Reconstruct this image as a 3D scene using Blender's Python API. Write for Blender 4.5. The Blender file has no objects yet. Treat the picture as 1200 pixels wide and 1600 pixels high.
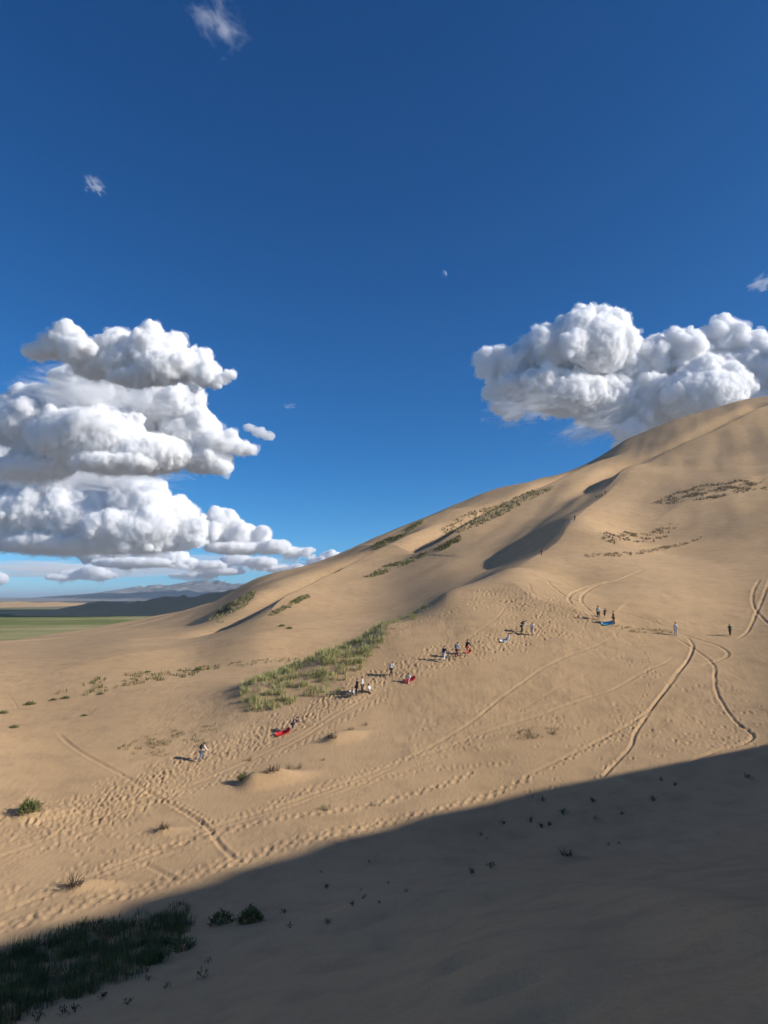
import bpy, bmesh, math, random
import numpy as np
from mathutils import Vector, Matrix

R = math.radians
scene = bpy.context.scene
col = scene.collection
random.seed(7)
rng = np.random.default_rng(7)

# ------------------------------------------------------------------ camera
PITCH = R(7.2)
FPX = 1600 * 24.0 / 36.0            # focal length in pixels of the 1200x1600 photograph
cam_d = bpy.data.cameras.new('camera')
cam = bpy.data.objects.new('camera', cam_d)
col.objects.link(cam)
cam.location = (0, 0, 0)
cam.rotation_euler = (math.pi / 2 + PITCH, 0, 0)
cam_d.sensor_fit = 'VERTICAL'
cam_d.sensor_height = 36.0
cam_d.lens = 24.0
cam_d.clip_start = 0.1
cam_d.clip_end = 400000.0
scene.camera = cam

# ------------------------------------------------------------------ sky and sun
SUN_EL, SUN_AZ = R(26), R(103)      # azimuth clockwise from the view direction (+Y)
SUN = np.array([math.cos(SUN_EL) * math.sin(SUN_AZ), math.cos(SUN_EL) * math.cos(SUN_AZ), math.sin(SUN_EL)])
world = bpy.data.worlds.new('World')
scene.world = world
world.use_nodes = True
wn, wl = world.node_tree.nodes, world.node_tree.links
bg = wn['Background']
sky = wn.new('ShaderNodeTexSky')
sky.sky_type = 'NISHITA'
sky.sun_disc = False
sky.sun_elevation = SUN_EL
sky.sun_rotation = SUN_AZ
sky.altitude = 1400
sky.air_density = 0.7
sky.dust_density = 0.5
sky.ozone_density = 6.0
# deepen the blue a little channel by channel, the same over the whole sky
SKY = 0.1
pre = wn.new('ShaderNodeVectorMath'); pre.operation = 'SCALE'; pre.inputs['Scale'].default_value = SKY
wl.new(sky.outputs[0], pre.inputs[0])
sep = wn.new('ShaderNodeSeparateXYZ'); wl.new(pre.outputs[0], sep.inputs[0])
comb = wn.new('ShaderNodeCombineXYZ')
for ch, (p_, m_) in enumerate([(1.55, 1.3), (1.12, 1.19), (0.94, 1.13)]):
    pw = wn.new('ShaderNodeMath'); pw.operation = 'POWER'; pw.inputs[1].default_value = p_
    mu = wn.new('ShaderNodeMath'); mu.operation = 'MULTIPLY'; mu.inputs[1].default_value = m_ / SKY
    wl.new(sep.outputs[ch], pw.inputs[0]); wl.new(pw.outputs[0], mu.inputs[0]); wl.new(mu.outputs[0], comb.inputs[ch])
wl.new(comb.outputs[0], bg.inputs['Color'])
bg.inputs['Strength'].default_value = SKY

sun_d = bpy.data.lights.new('sun', 'SUN')
sun_d.energy = 5.0
sun_d.angle = R(0.55)
sun_d.color = (1.0, 0.95, 0.88)
sun_o = bpy.data.objects.new('sun', sun_d)
col.objects.link(sun_o)
sun_o.rotation_euler = Vector(SUN).to_track_quat('Z', 'Y').to_euler()

vs = scene.view_settings
vs.view_transform = 'Standard'
vs.look = 'None'
vs.exposure = 0.15
vs.gamma = 1.0
vs.use_curve_mapping = False
scene.render.engine = 'CYCLES'
cy = scene.cycles
cy.use_denoising = True
cy.max_bounces = 34
cy.diffuse_bounces = 3
cy.volume_bounces = 34
cy.transparent_max_bounces = 16
cy.use_adaptive_sampling = True
cy.adaptive_threshold = 0.03

# ------------------------------------------------------------------ small helpers
def link(o, parent=None):
    col.objects.link(o)
    if parent is not None:
        o.parent = parent
    return o

def mesh_obj(name, verts, faces, mats, parent=None, smooth=False, mi=None):
    me = bpy.data.meshes.new(name)
    me.from_pydata(verts, [], faces)
    for m in (mats if isinstance(mats, (list, tuple)) else [mats]):
        me.materials.append(m)
    if smooth:
        me.polygons.foreach_set('use_smooth', [True] * len(me.polygons))
    if mi is not None:
        me.polygons.foreach_set('material_index', mi)
    me.update()
    return link(bpy.data.objects.new(name, me), parent)

def np_mesh(name, V, F):
    """fast mesh from arrays: V (n,3), F (m,k) all faces with k corners"""
    me = bpy.data.meshes.new(name)
    n, (m, k) = len(V), F.shape
    me.vertices.add(n)
    me.vertices.foreach_set('co', np.ascontiguousarray(V, np.float32).ravel())
    me.loops.add(m * k)
    me.loops.foreach_set('vertex_index', np.ascontiguousarray(F, np.int32).ravel())
    me.polygons.add(m)
    me.polygons.foreach_set('loop_start', np.arange(0, m * k, k, dtype=np.int32))
    me.update(calc_edges=True)
    return me

def tag(o, label=None, cat=None, group=None, kind=None):
    if label: o['label'] = label
    if cat: o['category'] = cat
    if group: o['group'] = group
    if kind: o['kind'] = kind
    return o

def empty(name, loc, rz=0.0):
    o = bpy.data.objects.new(name, None)
    o.empty_display_size = 0.3
    o.location = loc
    o.rotation_euler = (0, 0, rz)
    return link(o)

def new_mat(name):
    m = bpy.data.materials.new(name)
    m.use_nodes = True
    return m, m.node_tree.nodes, m.node_tree.links, m.node_tree.nodes['Principled BSDF']

def ramp(nodes, stops):
    r = nodes.new('ShaderNodeValToRGB')
    el = r.color_ramp.elements
    while len(el) < len(stops):
        el.new(0.5)
    for e, (p, c) in zip(el, stops):
        e.position = p
        e.color = (*c, 1) if len(c) == 3 else c
    return r

# gradient noise on numpy arrays -------------------------------------------------
_perm = np.random.default_rng(3).permutation(512)
_perm = np.concatenate([_perm, _perm, _perm])
_g2 = np.stack([np.cos(np.linspace(0, 2 * np.pi, 17)[:-1]), np.sin(np.linspace(0, 2 * np.pi, 17)[:-1])], 1)

def noise2(x, y):
    xi, yi = np.floor(x).astype(np.int64), np.floor(y).astype(np.int64)
    xf, yf = x - xi, y - yi
    xi &= 511; yi &= 511
    u, v = xf * xf * xf * (xf * (xf * 6 - 15) + 10), yf * yf * yf * (yf * (yf * 6 - 15) + 10)
    def g(ix, iy, fx, fy):
        h = _perm[_perm[ix & 511] + (iy & 511)] & 15
        return _g2[h, 0] * fx + _g2[h, 1] * fy
    a = g(xi, yi, xf, yf); b = g(xi + 1, yi, xf - 1, yf)
    c = g(xi, yi + 1, xf, yf - 1); d = g(xi + 1, yi + 1, xf - 1, yf - 1)
    return (a + (b - a) * u) * (1 - v) + (c + (d - c) * u) * v

def fbm2(x, y, oct=4, gain=0.5):
    s, a = 0, 1.0
    for k in range(oct):
        s = s + a * noise2(x + 17.3 * k, y - 9.1 * k)
        x, y, a = x * 2.03, y * 2.03, a * gain
    return s

_g3 = np.random.default_rng(5).normal(size=(512, 3))
_g3 /= np.linalg.norm(_g3, axis=1, keepdims=True)

def noise3(p):
    i = np.floor(p).astype(np.int64)
    f = p - i
    i &= 511
    w = f * f * f * (f * (f * 6 - 15) + 10)
    out = 0
    for dx in (0, 1):
        for dy in (0, 1):
            for dz in (0, 1):
                h = _perm[_perm[_perm[(i[:, 0] + dx) & 511] + ((i[:, 1] + dy) & 511)] + ((i[:, 2] + dz) & 511)]
                g = _g3[h]
                d = g[:, 0] * (f[:, 0] - dx) + g[:, 1] * (f[:, 1] - dy) + g[:, 2] * (f[:, 2] - dz)
                ww = (w[:, 0] if dx else 1 - w[:, 0]) * (w[:, 1] if dy else 1 - w[:, 1]) * (w[:, 2] if dz else 1 - w[:, 2])
                out = out + d * ww
    return out

def sstep(a, b, x):
    t = np.clip((x - a) / (b - a), 0, 1)
    return t * t * (3 - 2 * t)

def smax(a, b, k):
    h = np.clip(0.5 + 0.5 * (a - b) / k, 0, 1)
    return b + (a - b) * h + k * h * (1 - h)

def ray(u, v):
    """azimuth (clockwise from +Y) and tangent of elevation of a viewing direction"""
    u, v = np.asarray(u, float), np.asarray(v, float)
    a, b = (u - 600) / FPX, (800 - v) / FPX
    y = math.cos(PITCH) - b * math.sin(PITCH)
    z = math.sin(PITCH) + b * math.cos(PITCH)
    return np.arctan2(a, y), z / np.hypot(a, y)

# ------------------------------------------------------------------ the dune terrain
# survey points of the dunes: for a bearing (column u) the sight line (v) and the range r in metres
COLS = {
    -160: [(1600, 33), (1480, 46), (1400, 52), (1300, 59), (1200, 73), (1150, 84), (1100, 94), (1050, 115), (1020, 148), (1011, 212), (1004, 400), (1006, 500)],
    0: [(1660, 26), (1600, 31), (1470, 46), (1400, 51), (1300, 58), (1260, 62), (1200, 73), (1150, 84), (1100, 95), (1050, 117), (1020, 152), (1010, 215), (1003, 408), (1005, 500)],
    100: [(1060, 109), (1030, 131), (1010, 170), (998, 275), (989, 510), (992, 640)],
    200: [(1700, 19), (1600, 27), (1500, 38), (1412, 49), (1350, 54), (1300, 58), (1200, 69), (1150, 79), (1100, 91), (1060, 107), (1030, 125), (1000, 157), (985, 245), (978, 430), (973, 690), (977, 900)],
    300: [(1060, 106), (1030, 124), (1000, 152), (980, 220), (960, 340), (950, 540), (962, 800)],
    400: [(1700, 13), (1600, 20), (1500, 30), (1430, 40), (1348, 53), (1300, 57.5), (1200, 67), (1150, 74), (1100, 84), (1068, 93), (1064, 100), (1048, 107), (1030, 114), (1000, 130), (960, 168), (930, 232), (906, 320), (930, 540)],
    500: [(1050, 86), (1024, 94), (1040, 106), (1022, 119), (1000, 132), (965, 160), (930, 206), (900, 262), (880, 325), (915, 510)],
    600: [(1700, 9), (1600, 15), (1500, 24), (1400, 38), (1292, 56), (1250, 61), (1200, 65.5), (1150, 71), (1100, 77), (1060, 83), (1000, 92), (978, 98), (1000, 114), (985, 132), (975, 143), (960, 158), (930, 192), (890, 248), (860, 300), (834, 362), (870, 550)],
    700: [(1060, 80), (1000, 90), (960, 98), (930, 107), (943, 126), (925, 156), (890, 204), (850, 268), (815, 335), (792, 408), (830, 590)],
    800: [(1700, 7), (1600, 11), (1500, 18), (1400, 33), (1300, 52), (1240, 64), (1200, 67.5), (1150, 72), (1100, 76), (1050, 80), (990, 88), (945, 99), (915, 111), (893, 122), (897, 145), (872, 202), (830, 272), (790, 350), (758, 442), (800, 620)],
    900: [(990, 93), (950, 108), (910, 127), (880, 146), (850, 170), (808, 215), (809, 236), (780, 318), (750, 402), (733, 490), (770, 670)],
    1000: [(1700, 5.5), (1600, 8.5), (1500, 15), (1400, 29), (1300, 49), (1205, 70), (1150, 76), (1100, 82), (1050, 89), (1000, 99), (950, 117), (900, 147), (850, 193), (800, 258), (760, 335), (737, 385), (741, 402), (712, 455), (680, 522), (720, 700)],
    1200: [(1700, 4.5), (1600, 7), (1500, 13), (1400, 26), (1300, 47), (1168, 76), (1100, 83), (1050, 90), (1000, 99), (950, 116), (900, 146), (850, 186), (800, 242), (740, 330), (690, 420), (645, 515), (622, 595), (660, 770)],
    1370: [(1600, 7), (1500, 13), (1400, 26), (1300, 47), (1175, 74), (1100, 81), (1050, 87), (1000, 95), (950, 108), (900, 132), (800, 226), (740, 306), (690, 385), (640, 480), (660, 650)],
}
CREST_R = {-160: 140, 0: 140, 100: 120, 200: 100, 300: 100, 400: 94, 500: 95, 600: 99, 700: 110, 800: 128, 900: 225, 1000: 400, 1200: 335, 1370: 310}
raw = []
for u, lst in COLS.items():
    for v, r in lst:
        az, e = ray(u, v)
        raw.append([float(az), r, float(e), r <= CREST_R[u]])
raw = np.array(raw, float)

def fair(sel, deg, steps=3, hold=None):
    """slide survey points along their sight lines onto one smooth polynomial slope"""
    q = raw[sel].copy()
    fx = raw[hold] if hold is not None else q[:0]
    for _ in range(steps):
        x, y = q[:, 1] * np.sin(q[:, 0]) / 100, q[:, 1] * np.cos(q[:, 0]) / 100
        B = lambda x, y: np.stack([x ** i * y ** j for i in range(deg + 1) for j in range(deg + 1 - i)], -1)
        qq = np.vstack([q, fx, fx])
        xx, yy = qq[:, 1] * np.sin(qq[:, 0]) / 100, qq[:, 1] * np.cos(qq[:, 0]) / 100
        c = np.linalg.lstsq(B(xx, yy) / qq[:, 1:2], qq[:, 2], rcond=None)[0]
        rs = np.linspace(0.88, 1.13, 161)
        for k in range(len(q)):
            rk = q[k, 1] * rs
            f = B(rk * math.sin(q[k, 0]) / 100, rk * math.cos(q[k, 0]) / 100) @ c - q[k, 2] * rk
            g = np.nonzero(f[:-1] * f[1:] <= 0)[0]
            if len(g):
                q[k, 1] = rk[g[np.argmin(abs(rs[g] - 1))]]
    print('FAIR', deg, np.round(q[:, 1] / raw[sel][:, 1], 2).tolist())
    raw[sel] = q

front = raw[:, 3] > 0.5
g1 = front & (raw[:, 1] >= 44) & (raw[:, 1] < 135) & ((raw[:, 0] > -0.4) | (raw[:, 1] < 100))
fair(g1, 4, 6)
fair(front & (raw[:, 1] >= 135) & (raw[:, 0] > 0.2), 4, 4, g1 & (raw[:, 1] > 90) & (raw[:, 0] > 0.2))
fair((raw[:, 1] < 44), 3, 4, g1 & (raw[:, 1] < 60))
pts = [(p[0], math.log(p[1]), p[2]) for p in raw]
for a in np.linspace(-0.6, 0.62, 7):
    for r in (1.0, 2.0):
        x, y = r * math.sin(a), r * math.cos(a)
        pts.append((a, math.log(r), (-1.65 + 0.15 * x - 0.42 * y) / r))
    pts.append((a, math.log(1100), (-27 + max(0, a) * 20) / 1100))
    pts.append((a, math.log(2200), -32 / 2200))
pts = np.array(pts)
AZS = 2.6

class TPS:
    def __init__(s, p, val, lam=1.2e-3):
        n = len(p)
        K = s.k(np.linalg.norm(p[:, None] - p[None], axis=2)) + lam * np.eye(n)
        P = np.column_stack([np.ones(n), p])
        A = np.block([[K, P], [P.T, np.zeros((3, 3))]])
        w = np.linalg.solve(A, np.concatenate([val, np.zeros(3)]))
        s.p, s.w, s.a = p, w[:n], w[n:]
    @staticmethod
    def k(r):
        return np.where(r > 1e-9, r * r * np.log(np.maximum(r, 1e-9)), 0)
    def __call__(s, q):
        out = s.a[0] + q @ s.a[1:]
        for i in range(0, len(q), 20000):
            d = np.sqrt(((q[i:i + 20000, None] - s.p[None]) ** 2).sum(2))
            out[i:i + 20000] += s.k(d) @ s.w
        return out

tps = TPS(np.column_stack([pts[:, 0] * AZS, pts[:, 1]]), pts[:, 2])

# coarse table of the spline in (bearing, log range), then the fine polar grid is read from it
TA = np.linspace(-0.66, 0.68, 110)
TL = np.linspace(0, math.log(2200), 260)
tab = tps(np.column_stack([np.repeat(TA, len(TL)) * AZS, np.tile(TL, len(TA))])).reshape(len(TA), len(TL))

def cubic_w(t):
    return np.stack([-0.5 * t + t * t - 0.5 * t ** 3, 1 - 2.5 * t * t + 1.5 * t ** 3, 0.5 * t + 2 * t * t - 1.5 * t ** 3, -0.5 * t * t + 0.5 * t ** 3])

def read_tab(az, lr):
    i = np.clip((az - TA[0]) / (TA[1] - TA[0]), 1, len(TA) - 2.001)
    j = np.clip((lr - TL[0]) / (TL[1] - TL[0]), 1, len(TL) - 2.001)
    i0, j0 = np.floor(i).astype(int), np.floor(j).astype(int)
    wi, wj = cubic_w(i - i0), cubic_w(j - j0)
    out = 0
    for a in range(4):
        for b in range(4):
            out = out + wi[a] * wj[b] * tab[np.clip(i0 + a - 1, 0, len(TA) - 1), np.clip(j0 + b - 1, 0, len(TL) - 1)]
    return out

# polar rows and columns (dense where the dune is close and in view)
rr = np.concatenate([
    np.exp(np.linspace(math.log(0.6), math.log(34), 90, endpoint=False)),
    np.linspace(34, 60, 110, endpoint=False),
    np.linspace(60, 130, 330, endpoint=False),
    np.exp(np.linspace(math.log(130), math.log(700), 290, endpoint=False)),
    np.exp(np.linspace(math.log(700), math.log(2000), 30))])
fine = np.linspace(-0.57, 0.57, 860)
azs = np.concatenate([np.linspace(-math.pi, -0.75, 40, endpoint=False), np.linspace(-0.75, -0.57, 20, endpoint=False), fine,
                      np.linspace(0.57, 0.8, 26)[1:], np.linspace(0.8, math.pi, 60)[1:-1]])
NR, NA = len(rr), len(azs)
AZ, RR = np.meshgrid(azs, rr, indexing='ij')          # (NA, NR)
X, Y = RR * np.sin(AZ), RR * np.cos(AZ)
LR = np.log(RR)

ZT = read_tab(np.clip(AZ, -0.6, 0.62), LR) * RR

# wind ridges: sharp crests laid along the big swells. (u, v, r) crest points, height, sunny width, lee width
def world_pts(p):
    p = np.array(p, float)
    az, e = ray(p[:, 0], p[:, 1])
    return np.column_stack([p[:, 2] * np.sin(az), p[:, 2] * np.cos(az), p[:, 2] * e])

def spline(P, n=12):
    P = np.asarray(P, float)
    Q = np.vstack([2 * P[0] - P[1], P, 2 * P[-1] - P[-2]])
    t = np.linspace(0, 1, n, endpoint=False)
    w = cubic_w(t)
    out = [sum(w[k][:, None] * Q[i + k] for k in range(4)) for i in range(len(P) - 1)]
    return np.vstack(out + [P[-1:]])

def near_poly(xs, ys, P):
    """distance, signed side (+ = right of travel) and parameter (0..1 along) to polyline P (m,2)"""
    best = np.full(xs.shape, 1e18); side = np.zeros(xs.shape); par = np.zeros(xs.shape)
    seg = np.linalg.norm(np.diff(P[:, :2], axis=0), axis=1)
    cum = np.concatenate([[0], np.cumsum(seg)])
    for i in range(len(P) - 1):
        ax, ay = P[i, :2]; bx, by = P[i + 1, :2]
        dx, dy = bx - ax, by - ay
        L2 = dx * dx + dy * dy + 1e-12
        t = np.clip(((xs - ax) * dx + (ys - ay) * dy) / L2, 0, 1)
        ex, ey = xs - ax - t * dx, ys - ay - t * dy
        d = ex * ex + ey * ey
        m = d < best
        best = np.where(m, d, best)
        side = np.where(m, np.sign(ex * dy - ey * dx), side)
        par = np.where(m, (cum[i] + t * seg[i]) / cum[-1], par)
    return np.sqrt(best), side, par

def profile_pick(u, v, Zg):
    """first point of the terrain met by the sight line through (u, v)"""
    az, e = ray(u, v)
    out = []
    for a, t in zip(np.atleast_1d(az), np.atleast_1d(e)):
        i = np.searchsorted(azs, a) - 1
        f = (a - azs[i]) / (azs[i + 1] - azs[i])
        zc = Zg[i] * (1 - f) + Zg[i + 1] * f
        tt = zc / rr
        k = np.nonzero((tt[1:] >= t) & (rr[1:] > 3))[0]
        if len(k) == 0:
            j = int(np.argmax(tt)); g = 0
            rv = rr[j]
        else:
            j = k[0]
            g = (t - tt[j]) / (tt[j + 1] - tt[j] + 1e-12)
            rv = rr[j] + np.clip(g, 0, 1) * (rr[j + 1] - rr[j])
        out.append((rv * math.sin(a), rv * math.cos(a), rv * t, rv))
    return np.array(out)

RIDGES = [
    # (crest points u, v[, r]), least and greatest height over the swell, sunny width, lee width, end fades
    # main crest that people climb
    ([(640, 959, 101), (700, 931, 107), (760, 907, 116), (800, 892, 126), (845, 862, 150), (890, 818, 198), (935, 777, 275), (1000, 737, 380), (1060, 705, 440), (1160, 657, 530), (1260, 620, 620)], 0.6, 2.8, 30, 20, (0.06, 0.01)),
    # its sharp upper edge
    ([(925, 786), (950, 768), (1000, 738), (1060, 706), (1110, 682), (1160, 658), (1230, 628)], 3.0, 3.0, 40, 8, (0.25, 0.05)),
    # crest with the grown slope behind it
    ([(600, 888), (640, 872), (700, 850), (760, 819), (830, 781), (870, 763), (930, 734), (990, 700)], 4.6, 4.6, 45, 9, (0.2, 0.2)),
    ([(385, 982), (420, 965), (470, 938), (525, 908), (580, 878), (640, 846), (700, 814)], 3.2, 3.2, 32, 8, (0.15, 0.25)),
    ([(560, 860), (600, 846), (660, 818), (740, 790)], 2.5, 2.5, 40, 12, (0.25, 0.3)),
    ([(330, 968), (365, 954), (400, 935), (450, 912)], 1.4, 1.4, 40, 30, (0.5, 0.25)),
    ([(-40, 1070, 106), (80, 1056, 113), (200, 1031, 125), (300, 1013, 134), (400, 998, 131), (480, 978, 146), (560, 966, 152), (620, 956, 158)], 0.9, 0.9, 26, 22, (0.3, 0.25)),
    ([(930, 860), (1010, 858), (1090, 842)], 0.9, 0.9, 14, 10, (0.3, 0.3)),
    ([(790, 908), (830, 938), (870, 950), (910, 962), (950, 977), (1010, 987)], 0.55, 0.55, 5, 12, (0.25, 0.25)),
    ([(1000, 830), (1060, 800), (1130, 770), (1200, 745), (1260, 720)], 2.0, 2.0, 30, 40, (0.3, 0.2)),
]
far_m = (AZ > -0.66) & (AZ < 0.75) & (RR > 60)
ix = np.nonzero(far_m)
xs, ys = X[ix], Y[ix]
add = np.zeros(len(xs))
for P, amin, amax, wr, wlft, fade in RIDGES:
    S = spline(world_pts(P) if len(P[0]) == 3 else profile_pick(*np.array(P, float).T, ZT)[:, :3], 10)
    ra = np.hypot(S[:, 0], S[:, 1])
    base = read_tab(np.clip(np.arctan2(S[:, 0], S[:, 1]), -0.6, 0.62), np.log(ra)) * ra
    seg = np.linalg.norm(np.diff(S[:, :2], axis=0), axis=1)
    cum = np.concatenate([[0], np.cumsum(seg)]) / seg.sum()
    amp = np.clip(S[:, 2] - base, amin, amax)
    print('RIDGE', np.round((S[:, 2] - base)[::10], 1).tolist())
    amp = amp * sstep(0, fade[0], cum) * sstep(1, 1 - fade[1], cum)
    lo, hi = S[:, :2].min(0) - 80, S[:, :2].max(0) + 80
    m = (xs > lo[0]) & (xs < hi[0]) & (ys > lo[1]) & (ys < hi[1])
    d, sd, par = near_poly(xs[m], ys[m], S)
    a = np.interp(par, cum, amp)
    w = np.where(sd > 0, wr, wlft)
    t = np.clip(1 - d / w, 0, 1)
    pr_ = np.where(sd > 0, t ** 1.6, t ** 1.2)
    if wlft <= 12 and amax > 2:                             # scoured trough under a slip face
        pr_ = pr_ - np.where(sd < 0, 1.2 * np.exp(-((d - 1.7 * wlft) / (0.95 * wlft)) ** 2), 0)
    add[m] += a * pr_
ZT[ix] += add

# --- our own dune: crest behind and to the right of the camera, out of view; its shade falls on the foreground
crest_xy = spline(np.array([(-95, -55), (-50, -48), (0, -44), (42, -26), (76, 12), (102, 52), (128, 96), (160, 150)], float), 16)
edge_px = np.array([(-200, 1520), (-100, 1496), (0, 1470), (100, 1442), (200, 1412), (300, 1381), (400, 1349), (500, 1319), (600, 1291), (700, 1264),
                    (800, 1240), (900, 1220), (1000, 1203), (1100, 1186), (1200, 1168), (1300, 1152), (1400, 1138)], float)

E3 = profile_pick(edge_px[:, 0], edge_px[:, 1], ZT)
cz = []
for p in E3:
    best = None
    for i in range(len(crest_xy) - 1):
        a, b = crest_xy[i], crest_xy[i + 1]
        M = np.array([[SUN[0], -(b - a)[0]], [SUN[1], -(b - a)[1]]])
        try:
            t, s_ = np.linalg.solve(M, a - p[:2])
        except np.linalg.LinAlgError:
            continue
        if 0 <= s_ <= 1 and t > 0:
            best = (i + s_, p[2] + t * SUN[2])
    if best:
        cz.append(best)
cz = np.array(sorted(cz))
ci = np.arange(len(crest_xy))
crest_z = np.interp(ci, cz[:, 0], cz[:, 1])
s0, s1 = cz[0], cz[-1]
crest_z = np.where(ci < s0[0], s0[1] + 0.35 * np.minimum(s0[0] - ci, 18) - 0.9 * np.maximum(0, s0[0] - ci - 18), crest_z)
crest_z = np.where(ci > s1[0], s1[1] - (ci - s1[0]) * 1.2, crest_z)
print('CREST', np.round(cz, 1).tolist())

out_m = (RR < 420) & ((AZ > 0.54) | (AZ < -0.54))
ix = np.nonzero(out_m)
d, sd, par = near_poly(X[ix], Y[ix], crest_xy)
seg = np.linalg.norm(np.diff(crest_xy, axis=0), axis=1)
cum = np.concatenate([[0], np.cumsum(seg)]) / seg.sum()
zc = np.interp(par, cum, crest_z)
lee = 0.72 * d
zn = np.where(sd < 0, zc - lee, zc - 0.22 * d)
zn = smax(zn, np.full_like(zn, -23.0), 6)
ZN = np.full(X.shape, -24.0)
ZN[ix] = zn
wout = np.maximum(sstep(0.565, 0.80, AZ), sstep(-0.60, -0.85, AZ))
wfar = np.maximum(sstep(0.66, 1.15, AZ), sstep(-0.60, -0.85, AZ))
wr_ = sstep(120, 300, RR)
wgt = wout * (1 - wr_) + wfar * wr_
near_plane = -1.65 + 0.15 * X - 0.42 * Y
ZN = ZN + (near_plane - ZN) * (1 - sstep(4, 26, RR)) 
Z0 = ZT * (1 - wgt) + ZN * wgt
# the dune field sinks into the plain far out
Z0 = Z0 + (-31.0 - Z0) * sstep(900, 1700, RR)

def pick(u, v, Zg=None):
    p = profile_pick(u, v, Z0 if Zg is None else Zg)
    return p

Z = Z0.copy()

def zat(x, y):
    """terrain height by bilinear reading of the finished grid"""
    x, y = np.atleast_1d(np.asarray(x, float)), np.atleast_1d(np.asarray(y, float))
    a, r = np.arctan2(x, y), np.hypot(x, y)
    i = np.clip(np.searchsorted(azs, a) - 1, 0, NA - 2)
    j = np.clip(np.searchsorted(rr, r) - 1, 0, NR - 2)
    f = np.clip((a - azs[i]) / (azs[i + 1] - azs[i]), 0, 1)
    g = np.clip((r - rr[j]) / (rr[j + 1] - rr[j]), 0, 1)
    return (Z[i, j] * (1 - f) * (1 - g) + Z[i + 1, j] * f * (1 - g) + Z[i, j + 1] * (1 - f) * g + Z[i + 1, j + 1] * f * g)

# ------------------------------------------------------------------ relief of the sand: swells, mounds, wheel tracks, footprints
vis = (AZ > -0.62) & (AZ < 0.62)
ivis = np.nonzero(vis)
vx, vy, vr = X[ivis], Y[ivis], RR[ivis]
relief = 0.36 * fbm2(vx / 19, vy / 19, 2) * sstep(30, 60, vr) * (1 - 0.3 * sstep(150, 400, vr))
relief += 1.0 * fbm2(vx / 60 + 5, vy / 60, 2) * sstep(140, 260, vr)
patchy = sstep(-0.12, 0.25, fbm2(vx / 14 + 40, vy / 14 + 8, 2))
relief += 0.045 * patchy * noise2(vx / 1.1, vy / 1.7) * (1 - sstep(140, 200, vr))
relief += 0.026 * patchy * noise2(vx / 0.45 + 3, vy / 0.7) * (1 - sstep(110, 150, vr))
# streaked scour of the high slopes
relief += 1.35 * fbm2((vx * 0.9 - vy * 0.44) / 34 + 3.3, (vx * 0.44 + vy * 0.9) / 260, 3) * sstep(165, 260, vr) * (1 - sstep(700, 900, vr))
relief += 0.14 * fbm2((vx * 0.9 - vy * 0.45) / 9, (vx * 0.45 + vy * 0.9) / 60, 2) * sstep(150, 260, vr) * (1 - sstep(700, 900, vr))
# soft swells on our own slope
relief += (0.14 * fbm2(vx / 7 + 9, vy / 5, 2) + 0.03 * fbm2(vx / 1.6 + 4, vy / 1.1, 3)) * sstep(4, 12, vr) * (1 - sstep(40, 60, vr))
Z[ivis] += relief

def bump_at(u, v, length, width, height, ang, tail=0.0, off=(0, 0)):
    """a low sand mound; ang = direction of its length, clockwise from +Y"""
    p = pick(u, v)[0]
    dx, dy = X - p[0] - off[0], Y - p[1] - off[1]
    m = (np.abs(dx) < length * 7) & (np.abs(dy) < length * 7)
    lx = dx[m] * math.sin(ang) + dy[m] * math.cos(ang)
    ly = dx[m] * math.cos(ang) - dy[m] * math.sin(ang)
    L = np.where(lx > 0, length * (1 + tail), length)
    Z[m] += height * np.exp(-((lx / L) ** 2 + (ly / width) ** 2) ** 1.3)

# mounds held by plants: steep on the left, tailing off to the right
bump_at(400, 1226, 1.25, 0.85, 1.1, R(78), 1.2)
bump_at(445, 1216, 1.3, 0.9, 0.4, R(75), 1.0)
bump_at(526, 1152, 1.0, 0.7, 0.6, R(72), 2.0)
bump_at(130, 1386, 0.9, 0.65, 0.42, R(75), 1.3)
bump_at(256, 1300, 0.6, 0.5, 0.28, R(75), 1.5)
bump_at(48, 1270, 1.4, 1.1, 0.35, R(75), 0.8)
bump_at(885, 1345, 0.9, 0.5, 0.25, R(80), 1.0)
for q in [(590, 1480), (690, 1472), (715, 1505), (780, 1545), (840, 1592)]:
    bump_at(*q, 0.8, 0.5, -0.30, R(60), 0.6)
# broad swell across the shaded slope
swell = spline(pick(*np.array([(560, 1425), (700, 1405), (860, 1392), (1000, 1402), (1120, 1440), (1220, 1455)], float).T)[:, :2], 8)
m = (RR < 45) & vis
d, sd, _ = near_poly(X[m], Y[m], swell)
Z[m] += 0.42 * np.exp(-(d / 1.7) ** 2)

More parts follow.
